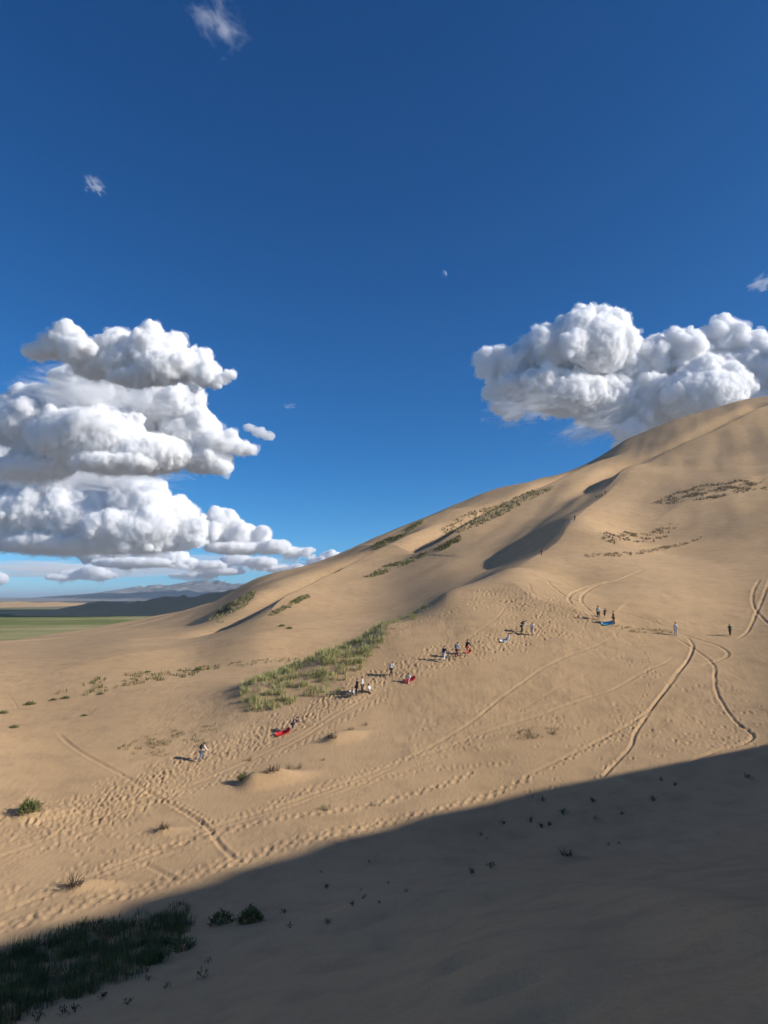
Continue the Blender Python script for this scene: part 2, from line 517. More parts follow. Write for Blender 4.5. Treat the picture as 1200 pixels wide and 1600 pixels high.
def track(px, w=0.17, depth=0.11, rim=0.05, wob=0.06):
    P = pick(*np.array(px, float).T)[:, :2]
    S = spline(P, 14)
    t = np.arange(len(S))
    S = S + wob * np.column_stack([noise2(t * 0.21, t * 0 + px[0][0]), noise2(t * 0.21, t * 0 + px[0][1] + 7.5)])
    lo, hi = S.min(0) - 1.6, S.max(0) + 1.6
    m = vis & (X > lo[0]) & (X < hi[0]) & (Y > lo[1]) & (Y < hi[1])
    ii = np.nonzero(m)
    x, y = X[ii], Y[ii]
    # coarse sieve, then exact distance
    keep = np.zeros(len(x), bool)
    for k in range(0, len(S) - 1, 4):
        q = S[k:k + 5]
        a, b = q.min(0) - 1.0, q.max(0) + 1.0
        keep |= (x > a[0]) & (x < b[0]) & (y > a[1]) & (y < b[1])
    ii = tuple(c[keep] for c in ii)
    d, sd, par = near_poly(X[ii], Y[ii], S)
    sc_ = np.maximum(1.0, RR[ii] / 95)                     # far tracks are the wider, older ones
    w_ = w * sc_ * (1 + 0.35 * noise2(par * 55, par * 0 + 8.1))
    fade = sstep(0, 0.12, par) * sstep(1, 0.95, par)
    worn = 0.75 + 0.45 * noise2(par * 40, par * 0 + 3.3)
    f = -depth * np.exp(-(d / w_) ** 4) + 0.5 * rim * np.exp(-((d - 1.75 * w_) / (0.65 * w_)) ** 2)
    Z[ii] += f * fade * worn * np.sqrt(sc_)

TRACKS = [
    ([(797, 940), (788, 952), (775, 967), (745, 988), (717, 1006), (690, 1022)], .13, .06, .05),
    ([(600, 1068), (570, 1087), (520, 1114), (470, 1146), (420, 1172), (370, 1196), (320, 1218), (240, 1243), (180, 1268), (100, 1300), (0, 1338), (-60, 1358)], .16, .06, .09),
    ([(590, 1080), (540, 1110), (480, 1146), (430, 1176)], .14, .07, .06),
    ([(972, 986), (955, 996), (925, 1010), (890, 1022), (850, 1042), (815, 1068), (780, 1094), (740, 1128), (700, 1152), (650, 1178), (600, 1200), (540, 1222), (480, 1246), (420, 1268), (350, 1290), (290, 1312), (230, 1334), (150, 1366), (70, 1398), (0, 1425), (-60, 1445)], .16, .09, .08),
    ([(650, 1183), (600, 1205), (540, 1228), (480, 1252), (420, 1275), (340, 1300), (230, 1341), (150, 1373), (70, 1405)], .15, .06, .07),
    ([(1062, 1020), (1040, 1036), (1000, 1053), (960, 1075), (920, 1090), (860, 1112), (800, 1132), (740, 1152), (690, 1170), (640, 1186)], .16, .08, .07),
    ([(1130, 1028), (1060, 1052), (980, 1068), (880, 1095), (800, 1122), (720, 1152)], .14, .04, .05),
    ([(1052, 985), (1075, 998), (1082, 1012), (1074, 1034), (1056, 1055), (1040, 1078), (1022, 1102), (1005, 1128), (992, 1148), (986, 1166), (970, 1184), (952, 1202), (934, 1220)], .16, .12, .07),
    ([(1068, 994), (1084, 1006), (1078, 1026), (1066, 1046), (1044, 1075), (1026, 1095), (1012, 1112), (985, 1132), (940, 1155), (895, 1178), (850, 1198), (815, 1212)], .15, .10, .07),
    ([(1030, 990), (1060, 1000), (1090, 1018), (1115, 1040), (1117, 1060), (1120, 1082), (1135, 1108), (1152, 1128), (1172, 1142), (1176, 1150), (1160, 1162), (1125, 1172), (1095, 1184), (1060, 1196)], .16, .12, .08),
    ([(1062, 990), (1090, 1000), (1118, 1008), (1135, 1018), (1136, 1026), (1120, 1034), (1095, 1042)], .19, .11, .07),
    ([(1188, 905), (1178, 922), (1176, 940), (1182, 955), (1194, 968), (1210, 982)], .16, .11, .08),
    ([(1206, 900), (1198, 920), (1190, 940), (1182, 958), (1174, 975), (1166, 988), (1150, 1000)], .16, .11, .08),
    ([(1010, 890), (970, 905), (930, 913), (905, 922), (890, 932), (890, 940), (902, 950)], .2, .11, .08),
    ([(960, 906), (935, 914), (915, 926), (908, 938), (918, 950), (930, 958)], .19, .1, .08),
    ([(854, 903), (862, 915), (880, 930), (905, 940), (940, 950), (985, 960), (1020, 972), (1050, 982)], .18, .1, .05),
    ([(826, 912), (832, 926), (850, 936), (880, 944)], .16, .06, .05),
    ([(88, 1142), (105, 1160), (135, 1181), (175, 1202), (205, 1218), (240, 1242), (275, 1260), (305, 1280), (328, 1300), (340, 1320), (360, 1340), (385, 1356)], .19, .10, .10),
    ([(75, 1315), (120, 1325), (180, 1338), (215, 1348), (245, 1360), (280, 1381)], .2, .08, .08),
    ([(130, 1262), (170, 1274), (230, 1283), (300, 1283), (380, 1290), (470, 1292), (560, 1286)], .12, .05, .03),
    ([(10, 1080), (20, 1092), (28, 1106)], .12, .05, .03),
    ([(700, 1160), (620, 1196), (540, 1236), (460, 1262), (360, 1306), (260, 1340), (160, 1384), (60, 1420)], .12, .05, .05),
    ([(330, 1212), (250, 1250), (170, 1285), (80, 1322), (0, 1352)], .12, .05, .05),
    ([(880, 1122), (800, 1146), (720, 1172), (640, 1200), (560, 1232)], .12, .05, .05),
    ([(1000, 1010), (930, 1044), (860, 1082), (800, 1118)], .11, .04, .04),
    ([(820, 1216), (700, 1250), (560, 1290), (430, 1328)], .12, .04, .04),
]
for T in TRACKS:
    track(*T)

# footprints: one dent with a pushed-up rim per step
steps = []          # x, y, heading, size
def trail(px, spread=0.14, stride=0.62, size=1.0):
    S = spline(pick(*np.array(px, float).T)[:, :2], 24)
    seg = np.linalg.norm(np.diff(S, axis=0), axis=1); cum = np.concatenate([[0], np.cumsum(seg)])
    side, t = 1, 0.0
    while t < cum[-1]:
        i = min(np.searchsorted(cum, t, 'right') - 1, len(seg) - 1)
        f = (t - cum[i]) / seg[i]
        p = S[i] * (1 - f) + S[i + 1] * f
        dr = (S[i + 1] - S[i]) / seg[i]
        o = side * spread + random.gauss(0, 0.05)
        steps.append((p[0] + dr[1] * o, p[1] - dr[0] * o, math.atan2(dr[0], dr[1]) + random.gauss(0, 0.12), size * random.uniform(0.85, 1.15)))
        side = -side
        t += stride * random.uniform(0.85, 1.15)

def trample(px, widths, dens, size=1.0):
    S = pick(*np.array(px, float).T)[:, :2]
    for i in range(len(S) - 1):
        a, b = S[i], S[i + 1]
        L = np.linalg.norm(b - a); dr = (b - a) / L
        for _ in range(int(L * (widths[i] + widths[i + 1]) * 0.5 * dens)):
            t = random.random()
            w = widths[i] * (1 - t) + widths[i + 1] * t
            o = random.gauss(0, 0.30) * w
            p = a + (b - a) * t
            steps.append((p[0] + dr[1] * o, p[1] - dr[0] * o, math.atan2(dr[0], dr[1]) + random.gauss(0, 0.35) + (math.pi if random.random() < .4 else 0), size * random.uniform(0.8, 1.25)))

trample([(40, 1290), (140, 1262), (230, 1225), (300, 1190), (360, 1166), (420, 1142), (470, 1118), (520, 1094), (570, 1070), (620, 1046), (680, 1034), (730, 1016), (780, 1000), (820, 990), (860, 972)], [6, 5.5, 5.5, 5, 4.5, 4, 4, 4, 4, 4, 4, 4, 4.5, 5, 6], 6.0)
trample([(740, 925), (790, 938), (840, 950), (880, 962), (905, 952), (930, 962)], [4, 6, 9, 9, 6, 5], 3.4)
trample([(610, 985), (680, 962), (740, 948), (800, 940)], [2, 2, 3, 4], 1.6)
trample([(860, 972), (960, 1005), (1000, 1050), (1080, 1080), (1150, 1100), (1210, 1130)], [5, 5, 5, 6, 7, 8], 0.7)
trample([(0, 1310), (120, 1285), (200, 1250), (250, 1262)], [8, 7, 5, 3], 2.0)
trample([(0, 1400), (100, 1375), (200, 1335), (280, 1312)], [5, 4, 4, 3], 1.5)
trample([(640, 1160), (760, 1150), (900, 1130), (1020, 1130), (1190, 1160)], [6, 8, 8, 8, 8], 0.5)
trample([(830, 1240), (960, 1190), (1060, 1160), (1180, 1140)], [3, 3, 3, 3], 0.5)
trail([(-40, 1466), (60, 1436), (150, 1412), (240, 1390), (330, 1364), (420, 1336), (520, 1308), (620, 1282), (700, 1258), (770, 1236), (830, 1211)], .24, .6, 1.35)
trail([(-40, 1452), (60, 1426), (150, 1402), (240, 1380), (330, 1354), (420, 1328), (520, 1301), (600, 1282)], .22, .7, 1.2)
trail([(830, 1211), (900, 1180), (960, 1152), (1010, 1130)], .15, .6, 1.0)
trail([(230, 1330), (330, 1308), (430, 1284), (520, 1268), (600, 1252), (680, 1228), (740, 1205)], .2, .65, 1.4)
trail([(300, 1300), (400, 1270), (480, 1238), (560, 1222), (640, 1205), (720, 1196), (800, 1190)], .2, .55, 1.0)
trail([(330, 1290), (420, 1258), (520, 1220), (600, 1196), (680, 1170), (760, 1150)], .2, .5, 1.0)
trail([(60, 1330), (140, 1300), (250, 1252), (330, 1225), (400, 1192), (470, 1160), (540, 1122), (610, 1082)], .2, .5, 1.05)
trail([(130, 1300), (190, 1306), (250, 1302)], .2, .5, 1.0)
trail([(250, 1245), (300, 1272), (325, 1290)], .35, .3, 1.2)
trail([(1000, 1000), (1020, 1050), (1000, 1100), (985, 1150)], .2, .7, 1.0)
trail([(900, 1170), (1000, 1150), (1100, 1165), (1180, 1150)], .2, .6, 1.0)
trail([(940, 975), (990, 980), (1060, 965), (1120, 955), (1200, 948)], .2, .8, 1.0)
trail([(700, 1000), (640, 1030), (600, 1045), (540, 1060)], .2, .6, 1.0)
print('STEPS', len(steps))
for x, y, hd, sz in steps:
    a, r = math.atan2(x, y), math.hypot(x, y)
    if r < 34 or r > 170 or abs(a) > 0.56:
        continue
    i, j = np.searchsorted(azs, a), np.searchsorted(rr, r)
    wi = int(0.75 * sz / (r * (fine[1] - fine[0]))) + 1
    wj = int(0.75 * sz / max(rr[j] - rr[j - 1], 1e-3)) + 1
    sl = (slice(max(i - wi, 0), i + wi + 1), slice(max(j - wj, 0), j + wj + 1))
    dx, dy = X[sl] - x, Y[sl] - y
    lx = (dx * math.sin(hd) + dy * math.cos(hd)) / (0.20 * sz)
    ly = (dx * math.cos(hd) - dy * math.sin(hd)) / (0.125 * sz)
    q = lx * lx + ly * ly
    Z[sl] += sz * (-0.060 * np.exp(-q * q * 0.8) + 0.026 * np.exp(-(np.sqrt(q) - 1.55) ** 2 * 3.5))

# ------------------------------------------------------------------ sand material
sand, n, l, b = new_mat('sand')
geo = n.new('ShaderNodeNewGeometry')
nz = n.new('ShaderNodeTexNoise'); nz.inputs['Scale'].default_value = 0.05; nz.inputs['Detail'].default_value = 5
l.new(geo.outputs['Position'], nz.inputs['Vector'])
cr = ramp(n, [(0.3, (0.465, 0.305, 0.162)), (0.7, (0.512, 0.340, 0.187))])
l.new(nz.outputs['Fac'], cr.inputs['Fac'])
gr = n.new('ShaderNodeTexNoise'); gr.inputs['Scale'].default_value = 9.0; gr.inputs['Detail'].default_value = 6; gr.inputs['Roughness'].default_value = 0.75
l.new(geo.outputs['Position'], gr.inputs['Vector'])
grc = ramp(n, [(0.25, (0.88, 0.88, 0.88)), (0.75, (1.1, 1.1, 1.1))])
l.new(gr.outputs['Fac'], grc.inputs['Fac'])
mx = n.new('ShaderNodeMix'); mx.data_type = 'RGBA'; mx.blend_type = 'MULTIPLY'; mx.inputs['Factor'].default_value = 1.0
l.new(cr.outputs[0], mx.inputs['A']); l.new(grc.outputs[0], mx.inputs['B'])
mt = n.new('ShaderNodeTexNoise'); mt.inputs['Scale'].default_value = 0.45; mt.inputs['Detail'].default_value = 7; mt.inputs['Roughness'].default_value = 0.6
l.new(geo.outputs['Position'], mt.inputs['Vector'])
mtc = ramp(n, [(0.32, (0.86, 0.86, 0.88)), (0.5, (1.0, 1.0, 1.0)), (0.7, (1.06, 1.06, 1.05))])
l.new(mt.outputs['Fac'], mtc.inputs['Fac'])
gn = n.new('ShaderNodeTexNoise'); gn.inputs['Scale'].default_value = 75.0; gn.inputs['Detail'].default_value = 3
l.new(geo.outputs['Position'], gn.inputs['Vector'])
gnc = ramp(n, [(0.3, (0.8, 0.8, 0.8)), (0.7, (1.2, 1.2, 1.2))])
l.new(gn.outputs['Fac'], gnc.inputs['Fac'])
mx2 = n.new('ShaderNodeMix'); mx2.data_type = 'RGBA'; mx2.blend_type = 'MULTIPLY'; mx2.inputs['Factor'].default_value = 1.0
mx3 = n.new('ShaderNodeMix'); mx3.data_type = 'RGBA'; mx3.blend_type = 'MULTIPLY'; mx3.inputs['Factor'].default_value = 1.0
l.new(mx.outputs['Result'], mx2.inputs['A']); l.new(mtc.outputs[0], mx2.inputs['B'])
l.new(mx2.outputs['Result'], mx3.inputs['A']); l.new(gnc.outputs[0], mx3.inputs['B'])
l.new(mx3.outputs['Result'], b.inputs['Base Color'])
# wind ripples and grain as fine relief
mp = n.new('ShaderNodeMapping'); mp.inputs['Rotation'].default_value = (0, 0, R(25)); mp.inputs['Scale'].default_value = (1.0, 0.35, 1.0)
l.new(geo.outputs['Position'], mp.inputs['Vector'])
rp = n.new('ShaderNodeTexNoise'); rp.inputs['Scale'].default_value = 3.2; rp.inputs['Detail'].default_value = 3; rp.inputs['Distortion'].default_value = 0.6
l.new(mp.outputs[0], rp.inputs['Vector'])
ad = n.new('ShaderNodeMath'); ad.operation = 'MULTIPLY_ADD'; ad.inputs[1].default_value = 0.35
l.new(gr.outputs['Fac'], ad.inputs[0]); l.new(rp.outputs['Fac'], ad.inputs[2])
bp = n.new('ShaderNodeBump'); bp.inputs['Strength'].default_value = 0.5; bp.inputs['Distance'].default_value = 0.07
l.new(ad.outputs[0], bp.inputs['Height']); l.new(bp.outputs[0], b.inputs['Normal'])
b.inputs['Roughness'].default_value = 0.95
b.inputs['Specular IOR Level'].default_value = 0.1

V = np.column_stack([X.ravel(), Y.ravel(), Z.ravel()])
idx = np.arange(NA * NR).reshape(NA, NR)
F = np.stack([idx[:-1, :-1], idx[:-1, 1:], idx[1:, 1:], idx[1:, :-1]], -1).reshape(-1, 4)
Fw = np.stack([idx[-1, :-1], idx[-1, 1:], idx[0, 1:], idx[0, :-1]], -1)
me = np_mesh('sand_dune', V, np.vstack([F, Fw]))
me.polygons.foreach_set('use_smooth', np.ones(len(me.polygons), bool))
me.materials.append(sand)
dune = link(bpy.data.objects.new('sand_dune', me))
tag(dune, 'great tan sand dune rising to the right, tracked and trodden', kind='structure')

# ------------------------------------------------------------------ the grass plain, far dunes and mountains
PLAIN_Z = -26.0
plain_m, n, l, b = new_mat('plain_grass')
geo = n.new('ShaderNodeNewGeometry')
mp = n.new('ShaderNodeMapping'); mp.inputs['Scale'].default_value = (0.0022, 0.0035, 0)
l.new(geo.outputs['Position'], mp.inputs['Vector'])
nz = n.new('ShaderNodeTexNoise'); nz.inputs['Scale'].default_value = 1.0; nz.inputs['Detail'].default_value = 9; nz.inputs['Roughness'].default_value = 0.62
l.new(mp.outputs[0], nz.inputs['Vector'])
cr = ramp(n, [(0.36, (0.44, 0.34, 0.20)), (0.44, (0.32, 0.29, 0.14)), (0.52, (0.18, 0.20, 0.075)), (0.66, (0.13, 0.165, 0.055))])
l.new(nz.outputs['Fac'], cr.inputs['Fac'])
# the green belt lies along the dunes; farther out the steppe is dry gravel
ds = n.new('ShaderNodeVectorMath'); ds.operation = 'LENGTH'; l.new(geo.outputs['Position'], ds.inputs[0])
dm = n.new('ShaderNodeMapRange'); dm.inputs['From Min'].default_value = 1500; dm.inputs['From Max'].default_value = 2600
l.new(ds.outputs['Value'], dm.inputs['Value'])
dry = n.new('ShaderNodeMix'); dry.data_type = 'RGBA'; l.new(dm.outputs[0], dry.inputs['Factor']); l.new(cr.outputs[0], dry.inputs['A']); dry.inputs['B'].default_value = (0.25, 0.215, 0.18, 1)
l.new(dry.outputs['Result'], b.inputs['Base Color'])
b.inputs['Roughness'].default_value = 1.0
b.inputs['Specular IOR Level'].default_value = 0.0
pr = np.exp(np.linspace(math.log(300), math.log(90000), 70))
pa = np.linspace(0, 2 * math.pi, 180, endpoint=False)
PA, PR = np.meshgrid(pa, pr, indexing='ij')
PX, PY = PR * np.sin(PA), PR * np.cos(PA)
PZ = np.full(PX.shape, PLAIN_Z) + 1.2 * fbm2(PX / 300, PY / 300, 3) * (PR < 6000)
idx = np.arange(PX.size).reshape(PX.shape)
nx = np.roll(idx, -1, axis=0)
Fp = np.stack([idx[:, :-1], idx[:, 1:], nx[:, 1:], nx[:, :-1]], -1).reshape(-1, 4)
me = np_mesh('grass_plain', np.column_stack([PX.ravel(), PY.ravel(), PZ.ravel()]), Fp)
me.materials.append(plain_m)
plain = link(bpy.data.objects.new('grass_plain', me))
tag(plain, 'flat green and yellow steppe plain beyond the foot of the dunes', kind='structure')

def sheet(name, xs_, ys_, zf, mat, label):
    gx, gy = np.meshgrid(xs_, ys_, indexing='ij')
    gz = zf(gx, gy)
    idx = np.arange(gx.size).reshape(gx.shape)
    F = np.stack([idx[:-1, :-1], idx[1:, :-1], idx[1:, 1:], idx[:-1, 1:]], -1).reshape(-1, 4)
    me = np_mesh(name, np.column_stack([gx.ravel(), gy.ravel(), gz.ravel()]), F)
    me.polygons.foreach_set('use_smooth', np.ones(len(me.polygons), bool))
    me.materials.append(mat)
    o = link(bpy.data.objects.new(name, me))
    return tag(o, label, kind='structure')

def sky_z(px, y):
    """height over y of a skyline given as (u, v) pairs"""
    a = np.array(px, float)
    def f(gx, yy):
        u = 600 + FPX * gx / yy
        return np.interp(u, a[:, 0], (935 - a[:, 1]) / FPX) * y
    return f

# brown-grey dune range lying in the shadow of a cloud
fd = sky_z([(-220, 957), (-60, 955), (0, 953), (60, 952), (110, 950), (150, 941), (172, 937), (200, 939), (235, 937), (262, 930), (300, 927), (322, 923), (350, 921), (380, 917), (430, 912), (480, 925), (560, 940)], 1300)
def far_dune_z(gx, gy):
    cy_ = 1310 + 80 * fbm2(gx / 300, gx * 0 + 3.1, 2)
    top = fd(gx, np.full_like(gx, 1300.0)) - PLAIN_Z
    d = (gy - cy_)
    t = np.where(d < 0, 1 + d / 290, 1 - d / 400)
    prof = np.clip(t, 0, 1) ** 1.15
    nzz = 1 + 0.35 * fbm2(gx / 110, gy / 110, 4)
    ridge = 4 * np.abs(fbm2(gx / 80 + gy / 220, gy / 190, 3)) * np.clip(t, 0, 1)
    return PLAIN_Z - 2 + top * prof * np.clip(nzz, .6, 1.12) * (1 - .12 * (prof < .999)) + ridge * (top > 12)
sheet('far_dune', np.linspace(-1100, -20, 220), np.linspace(960, 1800, 110), far_dune_z, sand, 'low dark dune range in cloud shadow below the mountains')
# pale sunlit dunes on the left horizon
ld = sky_z([(-260, 942), (-80, 938), (0, 943), (30, 939), (55, 942), (90, 940), (120, 943), (150, 948), (200, 951)], 2400)
def pale_dune_z(gx, gy):
    top = ld(gx, np.full_like(gx, 2400.0)) - PLAIN_Z
    d = gy - 2400 - 100 * noise2(gx / 500, gx * 0)
    t = np.clip(np.where(d < 0, 1 + d / 700, 1 - d / 500), 0, 1)
    return PLAIN_Z - 2 + top * t * (1 + .3 * fbm2(gx / 260, gy / 260, 3))
sheet('pale_dune', np.linspace(-2300, -760, 120), np.linspace(1800, 2900, 60), pale_dune_z, sand, 'pale sunlit dunes on the left horizon')

rock, n, l, b = new_mat('mountain_rock')
geo = n.new('ShaderNodeNewGeometry')
nz = n.new('ShaderNodeTexNoise'); nz.inputs['Scale'].default_value = 0.004; nz.inputs['Detail'].default_value = 8
l.new(geo.outputs['Position'], nz.inputs['Vector'])
cr = ramp(n, [(0.3, (0.13, 0.125, 0.12)), (0.7, (0.25, 0.235, 0.22))])
l.new(nz.outputs['Fac'], cr.inputs['Fac']); l.new(cr.outputs[0], b.inputs['Base Color'])
b.inputs['Roughness'].default_value = 1.0
b.inputs['Specular IOR Level'].default_value = 0.0
def mountain(name, px, y0, depth, x0, x1, label, seed, nxn=260, nyn=70):
    sk_ = sky_z(px, y0)
    def zf(gx, gy):
        top = sk_(gx, np.full_like(gx, float(y0))) - PLAIN_Z
        d = gy - y0
        t = np.clip(np.where(d < 0, 1 + d / depth, 1 - d / (depth * .6)), 0, 1)
        rg = 1 - 1.6 * np.abs(fbm2(gx / 700 + seed, gy / 1300, 5, .6))
        return PLAIN_Z - 10 + 10 * (t > 0) + top * t ** .9 * (0.55 + 0.5 * rg) * (1 + .10 * fbm2(gx / 260 + seed, gy / 260, 3))
    return sheet(name, np.linspace(x0, x1, nxn), np.linspace(y0 - depth - 200, y0 + depth * .6 + 200, nyn), zf, rock, label)
mountain('mountain_range', [(60, 938), (110, 934), (150, 929), (200, 922), (240, 914), (270, 915), (300, 910), (328, 907), (345, 909), (365, 911), (400, 912), (440, 914), (500, 920), (640, 935)], 12500, 3400, -6600, 500, 'long blue-grey mountain range on the left horizon', 3.0)
mountain('far_hill', [(-300, 928), (-100, 931), (-20, 934), (10, 933), (60, 935), (120, 934), (190, 935), (260, 938)], 21000, 4000, -17500, -6000, 'faint far hill line at the left edge of the picture', 11.0, 160, 40)

# ------------------------------------------------------------------ clouds, moon
def cloud_mat(name, dens, g=0.0, torn=None):
    m = bpy.data.materials.new(name)
    m.use_nodes = True
    nn = m.node_tree.nodes
    nn.remove(nn['Principled BSDF'])
    pv = nn.new('ShaderNodeVolumeScatter')
    pv.inputs['Color'].default_value = (1, 1, 1, 1)
    pv.inputs['Density'].default_value = dens
    pv.inputs['Anisotropy'].default_value = g
    m.node_tree.links.new(pv.outputs[0], nn['Material Output'].inputs['Volume'])
    if torn:                                     # thin vapour with gaps
        tc, nz_ = nn.new('ShaderNodeTexCoord'), nn.new('ShaderNodeTexNoise')
        nz_.inputs['Scale'].default_value = torn
        nz_.inputs['Detail'].default_value = 6; nz_.inputs['Roughness'].default_value = 0.65; nz_.inputs['Distortion'].default_value = 0.8
        mr = nn.new('ShaderNodeMapRange')
        mr.inputs['From Min'].default_value = 0.46; mr.inputs['From Max'].default_value = 0.68
        mr.inputs['To Min'].default_value = 0.0; mr.inputs['To Max'].default_value = dens * 4.5
        lk = m.node_tree.links
        lk.new(tc.outputs['Object'], nz_.inputs['Vector']); lk.new(nz_.outputs['Fac'], mr.inputs['Value']); lk.new(mr.outputs[0], pv.inputs['Density'])
    return m

_ico = {}
def ico(sub):
    if sub not in _ico:
        bm = bmesh.new()
        bmesh.ops.create_icosphere(bm, subdivisions=sub, radius=1)
        bm.verts.ensure_lookup_table()
        _ico[sub] = (np.array([v.co[:] for v in bm.verts]), np.array([[v.index for v in f.verts] for f in bm.faces]))
        bm.free()
    return _ico[sub]

unseen_cloud_mat, n, l, b = new_mat('unseen_cloud')      # surface of unseen clouds, mostly added to light the shade; translucent white
b.inputs['Base Color'].default_value = (0.9, 0.9, 0.9, 1); b.inputs['Roughness'].default_value = 1.0; b.inputs['Specular IOR Level'].default_value = 0.0
tl, mxs = n.new('ShaderNodeBsdfTranslucent'), n.new('ShaderNodeMixShader')
tl.inputs['Color'].default_value = (0.9, 0.9, 0.9, 1); mxs.inputs['Fac'].default_value = 0.3
l.new(b.outputs[0], mxs.inputs[1]); l.new(tl.outputs[0], mxs.inputs[2]); l.new(mxs.outputs[0], n['Material Output'].inputs['Surface'])

pending = []
def cloud(label, dist, blobs, seed, voxel=1.95, mfp=2.8, rough=1.0, base=None, kids=12, wisp=False, az=None, bulge=1.0, at=None, veil=False, shreds=0):
    """blobs: (u, v, half width, half height) in sight-line units; the cloud floats at dist metres, bulging in depth"""
    rg = np.random.default_rng(seed)
    B = np.array(blobs, float)
    cu, cv = B[:, 0].mean(), B[:, 1].mean()
    px = dist / FPX
    vs_, fs_, nv = [], [], 0
    def put(c, rad, sub):
        nonlocal nv
        v0, f0 = ico(sub)
        vs_.append(v0 * rad + c); fs_.append(f0 + nv); nv += len(v0)
    for (u, v, ru, rv) in B:
        c = np.array([u - cu, rg.normal(0, 0.3) * ru, cv - v])
        rad = np.array([ru, (ru + rv) / 2 * bulge, rv]) * 1.0
        put(c, rad, 3)
        rm = min(ru, rv)
        for k in range(kids):
            d = rg.normal(size=3); d /= np.linalg.norm(d)
            if d[2] < -0.25: d[2] *= -1
            r1 = rm * rg.uniform(0.28, 0.5)
            c1 = c + d * rad * rg.uniform(0.8, 1.0)
            put(c1, r1, 2)
            for q in range(5 if rm > 12 else 2):
                e = rg.normal(size=3); e /= np.linalg.norm(e)
                r2 = r1 * rg.uniform(0.3, 0.55)
                c2 = c1 + e * r1 * 0.9
                put(c2, r2, 1)
                for w in range(2 if r2 > 3.5 else 0):
                    g_ = rg.normal(size=3); g_ /= np.linalg.norm(g_)
                    put(c2 + g_ * r2 * 0.95, r2 * rg.uniform(0.35, 0.55), 1)
    for k in range(shreds):                      # torn-off scraps round the rim, mostly low
        q = B[rg.integers(len(B))]
        a = rg.uniform(0, 2 * math.pi)
        if math.sin(a) > 0.3: a = -a
        ext = rg.uniform(1.0, 1.35)
        c = np.array([q[0] - cu + math.cos(a) * q[2] * ext, rg.normal(0, .4) * q[2], cv - q[1] + math.sin(a) * q[3] * ext])
        r0 = rg.uniform(2.5, 6.5)
        for w in range(4):
            put(c + rg.normal(0, 1, 3) * (r0 * 1.3, r0, r0 * .5), np.array([1.5, 1.2, .8]) * r0 * rg.uniform(.4, .9), 1)
    V, F = np.vstack(vs_), np.vstack(fs_)
    me = np_mesh('cloud', V, F)
    o = link(bpy.data.objects.new('cloud', me))
    md = o.modifiers.new('r', 'REMESH'); md.mode = 'VOXEL'; md.voxel_size = voxel
    vo = None
    if veil:
        vo = link(bpy.data.objects.new('veil', me), o)
        mv = vo.modifiers.new('r', 'REMESH'); mv.mode = 'VOXEL'; mv.voxel_size = voxel * 1.7
    # position: the plane at distance dist in front of the camera position
    y = dist
    a0, b0 = (cu - 600) / FPX, (800 - cv) / FPX
    yy = math.cos(PITCH) - b0 * math.sin(PITCH)
    zz = math.sin(PITCH) + b0 * math.cos(PITCH)
    pos = np.array([a0 / yy * y, y, zz / yy * y])
    if az is not None:
        ca, sa = math.cos(az), math.sin(az)
        pos = np.array([pos[0] * ca + pos[1] * sa, -pos[0] * sa + pos[1] * ca, pos[2]])
    if at is not None:
        pos = np.array(at, float)
    pending.append((o, label, px / yy, pos, voxel, mfp, rough, seed, base, cv, vo, az))
    return o

def billow(me, off, rough, base, cv, fringe):
    """fractal cauliflower relief on a remeshed cloud; fringe = the ragged outer veil"""
    n_ = len(me.vertices)
    co = np.empty(n_ * 3, np.float32); me.vertices.foreach_get('co', co); co = co.reshape(-1, 3).astype(float)
    no = np.empty(n_ * 3, np.float32); me.vertices.foreach_get('normal', no); no = no.reshape(-1, 3)
    warp = np.stack([noise3(co / 14 + off), noise3(co / 14 + off + 50), noise3(co / 14 + off + 90)], 1) * 5 * rough
    warp += np.stack([noise3(co / 5 + off), noise3(co / 5 + off + 50), noise3(co / 5 + off + 90)], 1) * 2.2 * rough
    p = co + warp
    h = (1 - 2.2 * np.abs(noise3(p / 26 + off))) * 3.5 + (1 - 2.2 * np.abs(noise3(p / 12 + off))) * 3.4 + (1 - 2.2 * np.abs(noise3(p / 6 + off))) * 2.6 + noise3(p / 3.1 + off) * 2.4 - 3.8
    h = h + sstep(-0.2, -0.75, no[:, 2]) * 4.8 * noise3(co / 5.0 + off + 31)        # undersides fray more than tops
    if fringe:
        h = h + 1.8 + 8.0 * sstep(-0.1, 0.55, noise3(co / 9 + off + 7)) * (1 - 0.55 * sstep(0.2, 0.8, no[:, 2])) + 3.2 * noise3(p / 4 + off + 3)
        return co + no * (h * rough)[:, None] + warp * 0.6
    co = co + no * (h * rough)[:, None] + warp * 0.6
    if base is not None:                     # flattened, uneven underside
        zb = cv - base + 7 * rough * noise3(co * (1 / 30, 1 / 30, 0) + off)
        low = co[:, 2] < zb
        co[low, 2] = zb[low] + (co[low, 2] - zb[low]) * 0.5
    return co

